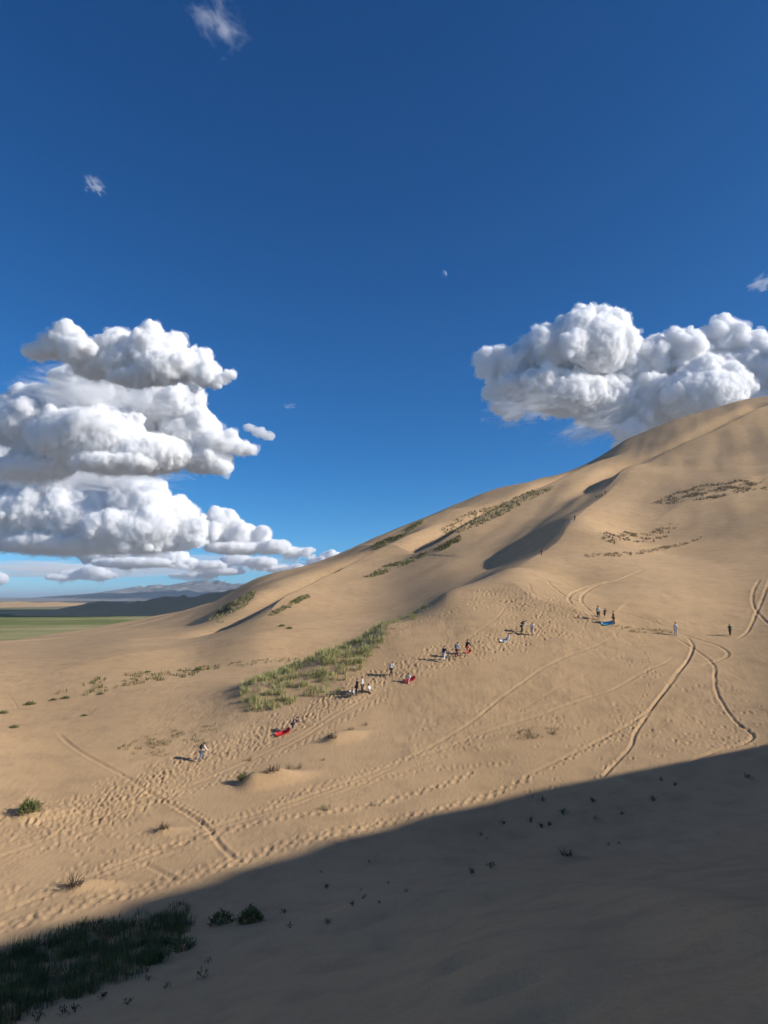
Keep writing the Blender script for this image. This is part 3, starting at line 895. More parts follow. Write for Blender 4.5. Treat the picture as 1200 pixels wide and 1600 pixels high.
def finish_clouds():
    bpy.context.view_layer.update()
    dg = bpy.context.evaluated_depsgraph_get()
    made = []
    for (o, label, k, pos, voxel, mfp, rough, seed, base, cv, vo, az) in pending:
        for ob, fringe in ((o, False), (vo, True)):
            if ob is None:
                continue
            me = bpy.data.meshes.new_from_object(ob.evaluated_get(dg))
            co = billow(me, seed * 13.7, rough, base, cv, fringe) * k
            if az is not None:
                ca, sa = math.cos(az), math.sin(az)
                co = np.column_stack([co[:, 0] * ca + co[:, 1] * sa, -co[:, 0] * sa + co[:, 1] * ca, co[:, 2]])
            me.vertices.foreach_set('co', co.astype(np.float32).ravel())
            me.update()
            me.materials.clear()
            if fringe:
                me.materials.append(cloud_mat('cloud_veil', 1.0 / (26.0 * k)))
            else:
                me.materials.append(cloud_mat('cloud_vapour', 1.0 / (mfp * k)) if voxel < 5 else unseen_cloud_mat)
            made.append((ob, me))
        o.location = pos
        tag(o, label, 'cloud')
    for ob, me in made:
        ob.modifiers.clear()
        ob.data = me

cloud('uppermost white cumulus of the tall stack at left', 5200,
      [(58, 549, 18, 11), (85, 541, 22, 17), (110, 530, 19, 19), (130, 552, 30, 21), (165, 546, 23, 23), (186, 540, 19, 21), (150, 570, 40, 17), (205, 566, 36, 26), (240, 546, 25, 29), (263, 546, 23, 23), (255, 576, 40, 26), (295, 571, 29, 24), (320, 586, 23, 16), (343, 593, 14, 7), (358, 586, 8, 4), (215, 592, 40, 12)], 1, veil=True, shreds=6)
cloud('broad grey-bellied cumulus in the middle of the stack at left', 8000,
      [(30, 630, 28, 20), (60, 622, 20, 15), (20, 672, 26, 24), (55, 662, 42, 32), (112, 642, 42, 36), (150, 620, 38, 28), (190, 636, 58, 42), (240, 628, 48, 32), (280, 635, 34, 26), (292, 668, 48, 28), (340, 694, 38, 15), (378, 701, 20, 7), (150, 690, 88, 38), (80, 700, 56, 32), (230, 714, 78, 28), (318, 718, 36, 18), (345, 728, 16, 12), (200, 734, 66, 12), (-40, 690, 40, 30), (150, 660, 80, 40), (60, 735, 60, 18), (150, 600, 60, 18), (205, 602, 76, 20), (278, 616, 36, 20)], 2, base=744, veil=True, shreds=10)
cloud('huge bright cumulus bank rising from the left edge', 15000,
      [(8, 738, 38, 36), (40, 722, 38, 32), (90, 752, 48, 34), (150, 764, 48, 34), (190, 774, 44, 30), (230, 788, 44, 30), (270, 806, 38, 28), (298, 830, 26, 20), (60, 800, 68, 38), (130, 812, 78, 36), (210, 828, 76, 28), (20, 826, 58, 32), (100, 848, 98, 16), (200, 850, 86, 12), (-60, 780, 70, 60), (-140, 810, 70, 45), (18, 706, 34, 24), (68, 716, 38, 26), (120, 736, 38, 24), (178, 752, 34, 20)], 3, base=862, veil=True, shreds=36)
cloud('crisp white cumulus with two humps above the dune slope at left', 17000,
      [(345, 812, 20, 18), (332, 832, 22, 20), (375, 836, 24, 18), (400, 845, 22, 14), (412, 832, 11, 10), (430, 855, 26, 10), (460, 862, 18, 7), (370, 857, 48, 8)], 4, voxel=2.2, rough=.6, base=866, veil=True, shreds=14)
cloud('low ragged cloud row right under the bright bank', 24000,
      [(150, 868, 28, 7), (190, 866, 28, 10), (232, 862, 20, 9), (262, 868, 28, 10), (290, 880, 18, 8), (215, 880, 64, 6), (330, 884, 26, 6)], 5, voxel=2.0, rough=.5, base=888, veil=True, shreds=22)
cloud('small flat cumulus low over the grey mountains', 30000,
      [(122, 897, 36, 6), (148, 892, 18, 7), (98, 903, 24, 4), (165, 899, 16, 5)], 6, voxel=1.8, rough=.4, base=905, veil=True, shreds=10)
cloud('low cloud streak touching the dune skyline', 26000,
      [(370, 875, 26, 8), (410, 879, 24, 7), (440, 889, 24, 5), (350, 893, 34, 5), (470, 888, 20, 6), (496, 877, 17, 6), (516, 868, 16, 6), (540, 872, 14, 5), (300, 900, 40, 4)], 7, voxel=1.8, rough=.45, base=897, veil=True, shreds=26)
cloud('tiny cumulus at the left edge near the horizon', 26000,
      [(4, 904, 11, 8), (-12, 908, 16, 8)], 8, voxel=1.6, rough=.35)
cloud('small slanting cloudlet beside the tall stack', 6500,
      [(390, 668, 9, 5), (405, 676, 13, 7), (420, 684, 11, 6)], 9, voxel=1.6, rough=.5, mfp=9)
cloud('big white cumulus behind the dune summit', 8500,
      [(765, 572, 20, 19), (790, 575, 26, 24), (820, 562, 22, 24), (836, 543, 20, 18), (855, 552, 34, 32), (871, 528, 23, 20), (905, 512, 26, 22), (931, 510, 26, 22), (925, 545, 52, 46), (965, 542, 28, 28), (985, 570, 42, 38), (1020, 562, 24, 26), (1036, 544, 20, 18), (1066, 548, 24, 25), (1085, 570, 38, 36), (1136, 532, 30, 28), (1166, 547, 33, 28), (1192, 558, 28, 26), (1130, 585, 56, 42), (1200, 600, 56, 42), (1255, 585, 56, 50), (1320, 605, 56, 45), (802, 608, 42, 26), (790, 638, 22, 11), (850, 610, 46, 32), (885, 620, 54, 32), (950, 622, 56, 42), (1010, 628, 56, 46), (1080, 630, 66, 40), (1000, 662, 40, 30), (972, 682, 20, 14), (1150, 640, 56, 30), (1230, 650, 60, 30)], 10, veil=True, shreds=48)
def wisp(label, u, v, ru, rv, dist, dens, seed, tilt=0.0, thr=0.52, freq=2.2):
    """torn vapour: density falls off to nothing inside an ellipsoid of air"""
    m = bpy.data.materials.new('wisp_vapour'); m.use_nodes = True
    n, l = m.node_tree.nodes, m.node_tree.links
    n.remove(n['Principled BSDF'])
    vsn = n.new('ShaderNodeVolumeScatter'); vsn.inputs['Color'].default_value = (1, 1, 1, 1)
    tc = n.new('ShaderNodeTexCoord')
    ln = n.new('ShaderNodeVectorMath'); ln.operation = 'LENGTH'; l.new(tc.outputs['Object'], ln.inputs[0])
    mpn = n.new('ShaderNodeMapping'); mpn.inputs['Location'].default_value = (seed * 3.7, seed * 1.3, 0); mpn.inputs['Scale'].default_value = (1.0, .6, 1.5)
    l.new(tc.outputs['Object'], mpn.inputs['Vector'])
    nzn = n.new('ShaderNodeTexNoise'); nzn.inputs['Scale'].default_value = freq; nzn.inputs['Detail'].default_value = 7; nzn.inputs['Roughness'].default_value = 0.68; nzn.inputs['Distortion'].default_value = 0.5
    l.new(mpn.outputs[0], nzn.inputs['Vector'])
    k1 = n.new('ShaderNodeMath'); k1.operation = 'MULTIPLY_ADD'; k1.inputs[1].default_value = -0.30; k1.inputs[2].default_value = 0.16
    l.new(ln.outputs['Value'], k1.inputs[0])
    k2 = n.new('ShaderNodeMath'); k2.operation = 'ADD'; l.new(k1.outputs[0], k2.inputs[0]); l.new(nzn.outputs['Fac'], k2.inputs[1])
    mr = n.new('ShaderNodeMapRange'); mr.inputs['From Min'].default_value = thr; mr.inputs['From Max'].default_value = thr + 0.18
    mr.inputs['To Max'].default_value = dens * FPX / (dist * min(ru, rv))
    l.new(k2.outputs[0], mr.inputs['Value']); l.new(mr.outputs[0], vsn.inputs['Density'])
    l.new(vsn.outputs[0], n['Material Output'].inputs['Volume'])
    V0, F0 = ico(3)
    me = np_mesh('cloud', V0, F0); me.materials.append(m)
    o = link(bpy.data.objects.new('cloud', me))
    a0, b0 = (u - 600) / FPX, (800 - v) / FPX
    yy = math.cos(PITCH) - b0 * math.sin(PITCH); zz = math.sin(PITCH) + b0 * math.cos(PITCH)
    k = dist / FPX / yy
    o.location = (a0 / yy * dist, dist, zz / yy * dist)
    o.scale = (ru * k, (ru + rv) * .5 * k, rv * k)
    o.rotation_euler = (0, R(tilt), 0)
    return tag(o, label, 'cloud')
wisp('thin cloud wisp alone at the upper left', 148, 289, 26, 22, 5000, 1.1, 1, 35)
wisp('torn cloud wisp at the top edge', 344, 30, 72, 52, 4600, 0.9, 2, 25, .53)
wisp('faint cloud wisp at the right edge', 1190, 442, 36, 18, 6000, 0.9, 3, -10)
wisp('pale haze streak of cloud low over the left horizon', 120, 890, 260, 14, 34000, 0.3, 7, 0, .40, 3.0)
wisp('pale cloud veil under the bright bank above the dune skyline', 330, 882, 190, 18, 30000, 0.3, 9, 0, .42, 3.0)
wisp('soft grey cloud haze between the top and middle cumulus at left', 150, 612, 150, 34, 7000, 0.9, 11, 4, .46, 3.0)
wisp('soft cloud haze between the middle cumulus and the bright bank', 120, 742, 190, 30, 11000, 1.1, 13, 3, .46, 3.0)
wisp('torn white fringe hanging below the left end of the big right cloud', 820, 640, 80, 34, 8200, 1.0, 15, -8, .48, 3.2)
wisp('torn white fringe below the middle of the big right cloud', 930, 668, 90, 30, 8300, 0.9, 17, -18, .48, 3.2)
wisp('barely visible cloud shred between the two big clouds', 452, 634, 18, 9, 7000, 0.35, 5, 0)
# clouds added outside the view; their white light fills the shaded slope
FILL_BLOBS = [(500, 560, 60, 40), (560, 540, 60, 55), (630, 530, 70, 60), (700, 550, 65, 50), (760, 570, 50, 35), (560, 590, 90, 40), (660, 595, 110, 40), (740, 600, 60, 28), (600, 490, 40, 36), (660, 480, 36, 34)]
for k, (az_d, dist) in enumerate([(60, 7000), (140, 6500), (172, 8000), (-150, 6000), (-112, 7500), (-72, 8000)]):
    rgk = np.random.default_rng(60 + k)
    cloud('added cumulus outside the view, lighting the shaded slope', dist, [(u * 1.25 - 150 + rgk.normal(0, 25), v - 120 + rgk.normal(0, 18), ru * 1.3, rv * 1.2) for u, v, ru, rv in FILL_BLOBS], 40 + k, voxel=9, kids=6, az=R(az_d), base=470)['group'] = 'added clouds for fill light'
for k, (az_d, dist, dv_, gs) in enumerate([(-58, 4200, -330, 1.5), (-95, 4000, -420, 1.6), (-140, 4500, -380, 1.5), (120, 5000, -420, 1.3), (165, 4200, -480, 1.6), (20, 3600, -900, 1.2)]):  # more added clouds, larger and higher, to whiten the light in the shade
    rgk = np.random.default_rng(80 + k)
    cloud('added cumulus outside the view, lighting the shaded slope', dist, [((u - 630) * gs + 600 + rgk.normal(0, 25), 560 + (v - 560) * gs + dv_ + rgk.normal(0, 18), ru * gs, rv * gs) for u, v, ru, rv in FILL_BLOBS], 60 + k, voxel=12, kids=5, az=R(az_d))['group'] = 'added clouds for fill light'
# the cloud whose shadow lies on the far dune range
SH = np.array([-470.0, 1400.0, -10.0]) + SUN / SUN[2] * 1650
cloud('cumulus overhead at the right that shades the far dune range', 2600, [(600 + dx * 0.72, 600 + dz, 70, 24) for dx, dz in ((-190, 0), (-110, -12), (-40, 4), (40, -10), (120, 2), (190, -4))] + [(600, 592, 110, 28)], 52, voxel=7, kids=6, at=SH, bulge=2.0)
finish_clouds()

moon_m = bpy.data.materials.new('moon_dust')
moon_m.use_nodes = True
n, l = moon_m.node_tree.nodes, moon_m.node_tree.links
n.remove(n['Principled BSDF'])
df, tr, ads = n.new('ShaderNodeBsdfDiffuse'), n.new('ShaderNodeBsdfTransparent'), n.new('ShaderNodeAddShader')
nz = n.new('ShaderNodeTexNoise'); nz.inputs['Scale'].default_value = 2.2
cr = ramp(n, [(0.4, (0.11, 0.11, 0.11)), (0.6, (0.19, 0.19, 0.19))])
l.new(nz.outputs['Fac'], cr.inputs['Fac']); l.new(cr.outputs[0], df.inputs['Color'])
gm, mxm = n.new('ShaderNodeNewGeometry'), n.new('ShaderNodeMixShader')
l.new(df.outputs[0], ads.inputs[0]); l.new(tr.outputs[0], ads.inputs[1])
l.new(gm.outputs['Backfacing'], mxm.inputs['Fac']); l.new(ads.outputs[0], mxm.inputs[1]); l.new(tr.outputs[0], mxm.inputs[2]); l.new(mxm.outputs[0], n['Material Output'].inputs['Surface'])
bm = bmesh.new(); bmesh.ops.create_icosphere(bm, subdivisions=4, radius=1)
me = bpy.data.meshes.new('moon'); bm.to_mesh(me); bm.free()
me.polygons.foreach_set('use_smooth', [True] * len(me.polygons)); me.materials.append(moon_m)
moon = link(bpy.data.objects.new('moon', me))
MD = 200000.0
az_, e_ = ray(693, 428)
dv = Vector((math.sin(az_), math.cos(az_), float(e_))).normalized()
moon.location = dv * MD
moon.scale = (MD * 0.0047,) * 3
tag(moon, 'pale daytime gibbous moon in the deep blue sky', 'moon')
#@@REST2@@
# ------------------------------------------------------------------ plants
def plain_mat(name, c0, c1, scale=1.5, rough=0.8, trans=0.0):
    m, n, l, b = new_mat(name)
    oi = n.new('ShaderNodeNewGeometry')
    nz = n.new('ShaderNodeTexNoise'); nz.inputs['Scale'].default_value = scale; nz.inputs['Detail'].default_value = 3
    l.new(oi.outputs['Position'], nz.inputs['Vector'])
    ad = n.new('ShaderNodeMath'); ad.operation = 'MULTIPLY_ADD'; ad.inputs[1].default_value = 0.5; ad.inputs[2].default_value = -0.25
    l.new(oi.outputs['Random Per Island'], ad.inputs[0])
    a2 = n.new('ShaderNodeMath'); a2.operation = 'ADD'
    l.new(ad.outputs[0], a2.inputs[0]); l.new(nz.outputs['Fac'], a2.inputs[1])
    cr = ramp(n, [(0.25, c0), (0.75, c1)])
    l.new(a2.outputs[0], cr.inputs['Fac']); l.new(cr.outputs[0], b.inputs['Base Color'])
    b.inputs['Roughness'].default_value = rough
    b.inputs['Specular IOR Level'].default_value = 0.2
    return m

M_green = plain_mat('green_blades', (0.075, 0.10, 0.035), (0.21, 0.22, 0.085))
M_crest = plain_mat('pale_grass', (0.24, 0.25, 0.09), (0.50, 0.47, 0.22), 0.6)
M_olive = plain_mat('olive_grass', (0.09, 0.10, 0.035), (0.24, 0.21, 0.09), 0.15)
M_far = plain_mat('far_grass', (0.15, 0.15, 0.065), (0.31, 0.28, 0.135), 0.1)
M_dry = plain_mat('dry_stems', (0.10, 0.075, 0.04), (0.26, 0.20, 0.11))
M_root = plain_mat('dead_roots', (0.045, 0.032, 0.022), (0.13, 0.09, 0.055))
M_scrub = plain_mat('brown_scrub', (0.22, 0.165, 0.10), (0.40, 0.31, 0.19))
M_seed = plain_mat('seedling_leaf', (0.03, 0.038, 0.022), (0.07, 0.075, 0.04))

def blades(n, h, spread, lean, w, rg, segs=2, hvar=0.4):
    """n thin curved blades rising from a clump; returns verts, tri faces"""
    V, F = [], []
    for k in range(n):
        a, rad = rg.uniform(0, 2 * math.pi), spread * math.sqrt(rg.uniform(0, 1))
        bx, by = rad * math.cos(a), rad * math.sin(a)
        hh = h * rg.uniform(1 - hvar, 1)
        la = a + rg.normal(0, 0.7)
        ln = lean * rg.uniform(0.3, 1.3)
        tx, ty = math.cos(la) * ln * hh, math.sin(la) * ln * hh
        px, py = -math.sin(la) * w, math.cos(la) * w
        i = len(V)
        mx, my, mz = bx + tx * .35, by + ty * .35, hh * .6
        V += [(bx - px, by - py, -.04), (bx + px, by + py, -.04), (mx + px * .8, my + py * .8, mz), (mx - px * .8, my - py * .8, mz), (bx + tx, by + ty, hh)]
        F += [(i, i + 1, i + 2), (i, i + 2, i + 3), (i + 3, i + 2, i + 4)]
    return np.array(V), np.array(F)

def merge(parts):
    V, F, n_ = [], [], 0
    for v, f in parts:
        V.append(v); F.append(f + n_); n_ += len(v)
    return np.vstack(V), np.vstack(F)

def place(v, x, y, z, rz, s):
    c, sn = math.cos(rz), math.sin(rz)
    return np.column_stack([(v[:, 0] * c - v[:, 1] * sn) * s + x, (v[:, 0] * sn + v[:, 1] * c) * s + y, v[:, 2] * s + z])

rg = np.random.default_rng(21)
T_tall = [blades(16, 0.95, 0.28, 0.35, 0.017, rg) for _ in range(5)]
T_low = [blades(9, 0.34, 0.22, 0.6, 0.012, rg) for _ in range(5)]
T_dense = [blades(34, 0.75, 0.45, 0.45, 0.012, rg) for _ in range(5)]
T_far = [blades(7, 0.75, 0.45, 0.6, 0.07, rg) for _ in range(5)]
T_mid = [blades(8, 0.5, 0.3, 0.6, 0.03, rg) for _ in range(5)]

def in_poly(x, y, P):
    c = np.zeros(len(x), bool)
    j = len(P) - 1
    for i in range(len(P)):
        xi, yi, xj, yj = P[i][0], P[i][1], P[j][0], P[j][1]
        c ^= ((yi > y) != (yj > y)) & (x < (xj - xi) * (y - yi) / (yj - yi + 1e-12) + xi)
        j = i
    return c

def grass_patch(name, label, px, count, T, mat, smin, smax_, seed, clump=3.0, thr=-0.1):
    """tufts strewn over the piece of ground outlined by px"""
    rg = np.random.default_rng(seed)
    P = pick(*np.array(px, float).T)[:, :2]
    lo, hi = P.min(0), P.max(0)
    parts, tries = [], 0
    while len(parts) < count and tries < 60:
        tries += 1
        q = rg.uniform(lo, hi, (count * 3, 2))
        k = in_poly(q[:, 0], q[:, 1], P)
        q = q[k]
        d = fbm2(q[:, 0] / clump + seed, q[:, 1] / clump, 3)
        q = q[d > thr + rg.normal(0, .12, len(q))]
        zz = zat(q[:, 0], q[:, 1]) if len(q) else []
        for (x, y), z in zip(q, zz):
            if len(parts) >= count: break
            v, f = T[rg.integers(len(T))]
            parts.append((place(v, x, y, z, rg.uniform(0, 6.28), rg.uniform(smin, smax_)), f))
    if not parts:
        return None
    V, F = merge(parts)
    me = np_mesh(name, V, F); me.materials.append(mat)
    o = link(bpy.data.objects.new(name, me))
    return tag(o, label, kind='stuff')

grass_patch('dune_grass', 'pale yellow-green grass along the low crest at the picture centre', [(372, 1074), (420, 1052), (490, 1030), (560, 1000), (608, 978), (600, 1006), (565, 1045), (525, 1086), (480, 1092), (430, 1106), (390, 1120), (376, 1096)], 1250, T_tall, M_crest, .45, 1.1, 1, 2.0, 0.0)
grass_patch('dune_grass', 'thin grass strip tapering up the crest towards the climbers', [(600, 985), (640, 958), (668, 948), (672, 954), (640, 972), (606, 1002)], 160, T_tall, M_crest, .4, .85, 2, 2.0, -0.2)
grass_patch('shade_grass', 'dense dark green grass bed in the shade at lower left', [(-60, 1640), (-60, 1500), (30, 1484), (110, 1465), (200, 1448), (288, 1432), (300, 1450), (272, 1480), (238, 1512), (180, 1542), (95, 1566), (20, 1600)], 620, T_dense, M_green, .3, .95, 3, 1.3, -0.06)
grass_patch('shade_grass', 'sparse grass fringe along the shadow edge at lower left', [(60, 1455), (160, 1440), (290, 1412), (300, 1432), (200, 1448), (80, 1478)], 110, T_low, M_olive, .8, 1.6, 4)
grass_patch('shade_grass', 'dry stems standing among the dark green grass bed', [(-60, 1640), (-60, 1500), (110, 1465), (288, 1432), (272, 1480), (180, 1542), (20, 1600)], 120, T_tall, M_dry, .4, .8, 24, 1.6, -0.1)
grass_patch('sprouts', 'sparse sprouts on the sand beside the walker at lower left', [(180, 1172), (230, 1150), (300, 1136), (350, 1130), (330, 1160), (260, 1180), (190, 1188)], 130, T_low, M_olive, .5, 1.1, 5, 2.0, 0.0)
grass_patch('sprouts', 'sparse dark sprouts in a long row at the left foot of the pale dune', [(75, 1085), (150, 1062), (240, 1050), (330, 1040), (300, 1056), (220, 1068), (140, 1085)], 120, T_mid, M_olive, .6, 1.3, 6, 3.0, 0.0)
grass_patch('sprouts', 'thin line of sprouts below the pale dune', [(310, 1042), (400, 1031), (470, 1028), (470, 1034), (400, 1038), (312, 1048)], 60, T_mid, M_olive, .5, 1.0, 7, 3.0, -.3)
grass_patch('sprouts', 'small patch of thin sprouts among the wheel tracks', [(790, 1150), (830, 1138), (875, 1138), (870, 1150), (820, 1160)], 60, T_low, M_olive, .5, 1.0, 8, 1.5, -.1)
grass_patch('sprouts', 'faint green sprouts along the low bank by the walker in grey', [(955, 974), (1000, 982), (1052, 986), (1050, 990), (1000, 988), (958, 980)], 70, T_low, M_olive, .5, 1.0, 9, 2.0, -.3)
grass_patch('slope_grass', 'dark green scrub strip high on the ridge near the skyline', [(690, 826), (720, 806), (760, 795), (800, 781), (840, 768), (863, 759), (864, 764), (830, 783), (790, 803), (750, 822), (715, 836)], 1500, T_far, M_far, .8, 1.6, 10, 9.0, -.22)
grass_patch('slope_grass', 'thin scrub strip on the second ridge close to the skyline', [(578, 853), (620, 836), (660, 813), (662, 818), (630, 840), (585, 858)], 420, T_far, M_far, .8, 1.5, 11, 9.0, -.2)
grass_patch('slope_grass', 'scrub along the shaded foot of the middle ridge', [(568, 902), (600, 884), (640, 870), (668, 862), (660, 872), (620, 888), (580, 902)], 380, T_far, M_far, .6, 1.2, 12, 8.0, -.15)
grass_patch('slope_grass', 'small yellow-green scrub spot on the middle ridge', [(676, 861), (700, 848), (720, 838), (718, 848), (690, 862)], 160, T_far, M_olive, .7, 1.3, 13, 8.0, -.3)
grass_patch('slope_grass', 'narrow green streak on the lower pale ridge', [(420, 960), (450, 944), (480, 930), (484, 934), (455, 950), (426, 963)], 200, T_far, M_far, .5, 1.0, 14, 8.0, -.3)
grass_patch('slope_grass', 'dotted scrub on the far left end of the dune range', [(326, 972), (340, 952), (370, 938), (400, 924), (395, 938), (365, 960), (345, 974)], 260, T_far, M_far, .8, 1.5, 15, 12.0, 0.0)
grass_patch('slope_scrub', 'brown scrub clumps in a band on the right-hand dune face', [(1018, 786), (1060, 766), (1110, 758), (1196, 749), (1198, 764), (1150, 772), (1110, 782), (1050, 788)], 560, T_far, M_scrub, .6, 1.4, 16, 6.0, .06)
grass_patch('slope_scrub', 'few brown scrub clumps in the hollow of the right-hand dune', [(930, 836), (975, 828), (1060, 815), (1060, 830), (1010, 848), (955, 852)], 220, T_far, M_scrub, .5, 1.1, 17, 4.0, .1)
grass_patch('slope_scrub', 'thin curved line of dry scrub below the brown clumps', [(914, 866), (980, 864), (1040, 854), (1096, 838), (1096, 842), (1040, 860), (980, 869), (914, 870)], 240, T_mid, M_scrub, .6, 1.2, 18, 5.0, -.2)

def clump(name, T, x, y, s, mat, label, cat, group=None, dz=0.0, rz=None, parts=None):
    """a plant of its own; parts: (name, template, material) children"""
    z = float(zat(x, y)[0]) + dz
    rz = random.uniform(0, 6.28) if rz is None else rz
    if parts is None:
        o = bpy.data.objects.new(name, T); link(o)
    else:
        o = empty(name, (0, 0, 0))
        for pn, pm in parts:
            link(bpy.data.objects.new(pn, pm), o)
    o.location = (x, y, z); o.rotation_euler = (0, 0, rz); o.scale = (s, s, s)
    return tag(o, label, cat, group)

def tmesh(name, vf, mat):
    me = np_mesh(name, *vf); me.materials.append(mat); return me

def bush_parts(seed, n=1100, h=1.0, spread=0.75):
    """rounded bush: foliage of short leaf slips all through the volume on thin stems"""
    rg = np.random.default_rng(seed)
    V, F = [], []
    for k in range(n):
        d = rg.normal(size=3); d /= np.linalg.norm(d); d[2] = abs(d[2])
        r = rg.uniform(0.45, 1.0) ** 0.6 * (1 + 0.22 * math.sin(3 * math.atan2(d[1], d[0]) + seed) + 0.12 * rg.normal())
        c = d * r * (spread, spread, h)
        up = d * 0.7 + rg.normal(0, .45, 3) + (0, 0, .55); up /= np.linalg.norm(up)
        sd = np.cross(up, rg.normal(size=3)); sd /= np.linalg.norm(sd)
        L, w = rg.uniform(.14, .26), rg.uniform(.02, .042)
        i = len(V)
        V += [c - sd * w * .4, c + sd * w * .4, c + up * L * .5 + sd * w, c + up * L * .5 - sd * w, c + up * L]
        F += [(i, i + 1, i + 2), (i, i + 2, i + 3), (i + 3, i + 2, i + 4)]
    st = blades(40, h * .85, spread * .35, .75, .012, rg)
    return (np.array(V), np.array(F)), st

bA, sA = bush_parts(2)
bB, sB = bush_parts(5, 700)
bush_meshes = [(tmesh('foliage', bA, M_green), tmesh('stem', sA, M_dry)), (tmesh('foliage', bB, M_green), tmesh('stem', sB, M_dry))]

def bush(u, v, s, label, kind=0, group=None, flat=1.0):
    p = pick(u, v)[0]
    f, st = bush_meshes[kind]
    o = clump('bush', None, p[0], p[1], s, None, label, 'bush', group, parts=[('foliage', f), ('stem', st)])
    o.scale = (s, s, s * flat)
    return o

bush(45, 1272, 1.0, 'round green bush casting a shadow at the left edge', 0, None, .8)
bush(379, 1224, .62, 'small bright green bush on the left end of the sand mound', 1)
bush(346, 1443, .85, 'low dark bush in the shade, left of a close pair', 1, None, .6)
bush(392, 1440, .8, 'dark spiky bush in the shade, right of a close pair', 0, None, .75)
bush(285, 1482, .8, 'dark low bush at the right end of the shaded grass bed', 1, None, .5)
bush(310, 1047, .8, 'lone round bush below the pale dune at left', 1, None, .6)
for (u, v, s, lab) in [(47, 1099, .75, 'flat dark bush, largest of the few near the left edge'), (83, 1092, .5, 'left one of two tiny bushes close together near the left edge'), (103, 1089, .6, 'right one of two tiny bushes close together near the left edge'),
                       (5, 1113, .6, 'tiny dark bush touching the left edge'), (22, 1138, .55, 'tiny dark bush lowest of those near the left edge'), (131, 1118, .4, 'speck of a bush alone right of the left edge bushes'), (157, 1083, .5, 'tiny bush below the left end of the sprout row'),
                       (230, 1051, .5, 'tiny bush within the sprout row at the foot of the pale dune'), (440, 978, .8, 'left one of two dark bushes on the pale slope above the crest grass'), (452, 982, .8, 'right one of two dark bushes on the pale slope above the crest grass')]:
    bush(u, v, s, lab, 1, 'tiny bushes on the left-hand sand', .5)

def root_mesh(seed, n=60):
    rg = np.random.default_rng(seed)
    v, f = blades(n, .42, .38, 1.5, .018, rg, hvar=.7)
    return tmesh('dead_clump', (v, f), M_root)
roots = [root_mesh(k) for k in range(3)]
dry_m = [tmesh('grass_tuft', blades(40, .75, .35, .5, .01, np.random.default_rng(70 + k)), M_dry) for k in range(2)]
oliv_m = [tmesh('grass_tuft', blades(40, .5, .4, .6, .012, np.random.default_rng(80 + k)), M_olive) for k in range(2)]
def spot(name, me, u, v, s, label, cat):
    p = pick(u, v)[0]
    return clump(name, me, p[0], p[1], s, None, label, cat)
spot('dead_clump', roots[0], 255, 1301, 1.0, 'dark dead root clump between the wheel tracks at lower left', 'dead plant')
spot('dead_clump', roots[1], 116, 1390, 1.4, 'dead root clump at the steep end of a small mound, lower left', 'dead plant')
spot('dead_clump', roots[2], 427, 1223, 1.3, 'dark roots in the hollow of the mound with the green bush', 'dead plant')
spot('dead_clump', roots[0], 519, 1156, 1.2, 'dark roots at the left end of the long mound', 'dead plant')
spot('dead_clump', roots[1], 886, 1344, 1.0, 'arched dead plant alone on the shaded slope', 'dead plant')
spot('grass_tuft', dry_m[0], 452, 1206, 1.2, 'dry grass tuft on the back of the mound with the green bush', 'grass tuft')
spot('grass_tuft', dry_m[1], 468, 1200, .8, 'smaller dry tuft at the right end of the bush mound', 'grass tuft')
spot('grass_tuft', oliv_m[0], 548, 1140, .9, 'green-yellow tuft on top of the long mound', 'grass tuft')
spot('grass_tuft', dry_m[0], 572, 1132, .6, 'thin dry tuft at the right end of the long mound', 'grass tuft')
spot('grass_tuft', oliv_m[1], 508, 1266, 1.0, 'olive tuft below the mounds beside a footprint trail', 'grass tuft')
spot('grass_tuft', dry_m[1], 586, 1259, .55, 'short dry tuft right of the olive tuft', 'grass tuft')
spot('grass_tuft', dry_m[1], 390, 1186, .7, 'thin dry tuft beside the pale track above the bush mound', 'grass tuft')
spot('grass_tuft', oliv_m[0], 505, 1186, .5, 'faint tuft between the two sand mounds', 'grass tuft')

def seedling(seed):
    rg = np.random.default_rng(seed)
    V, F = [], []
    for k in range(26):
        a = rg.uniform(0, 6.28); el = rg.uniform(.15, 1.2); r = rg.uniform(.05, .22)
        c = np.array([math.cos(a) * math.cos(el), math.sin(a) * math.cos(el), math.sin(el)]) * r
        d = c / r + rg.normal(0, .3, 3); d[2] += .3; d /= np.linalg.norm(d)
        sd = np.cross(d, (0, 0, 1)); sd /= (np.linalg.norm(sd) + 1e-9)
        L, w = rg.uniform(.07, .14), rg.uniform(.018, .035)
        i = len(V)
        V += [c, c + d * L * .5 + sd * w, c + d * L, c + d * L * .5 - sd * w]
        F += [(i, i + 1, i + 2), (i, i + 2, i + 3)]
    st = blades(7, .22, .05, .8, .008, rg)
    return tmesh('leaves', (np.array(V), np.array(F)), M_seed), tmesh('stem', st, M_seed)
seeds = [seedling(k) for k in range(5)]
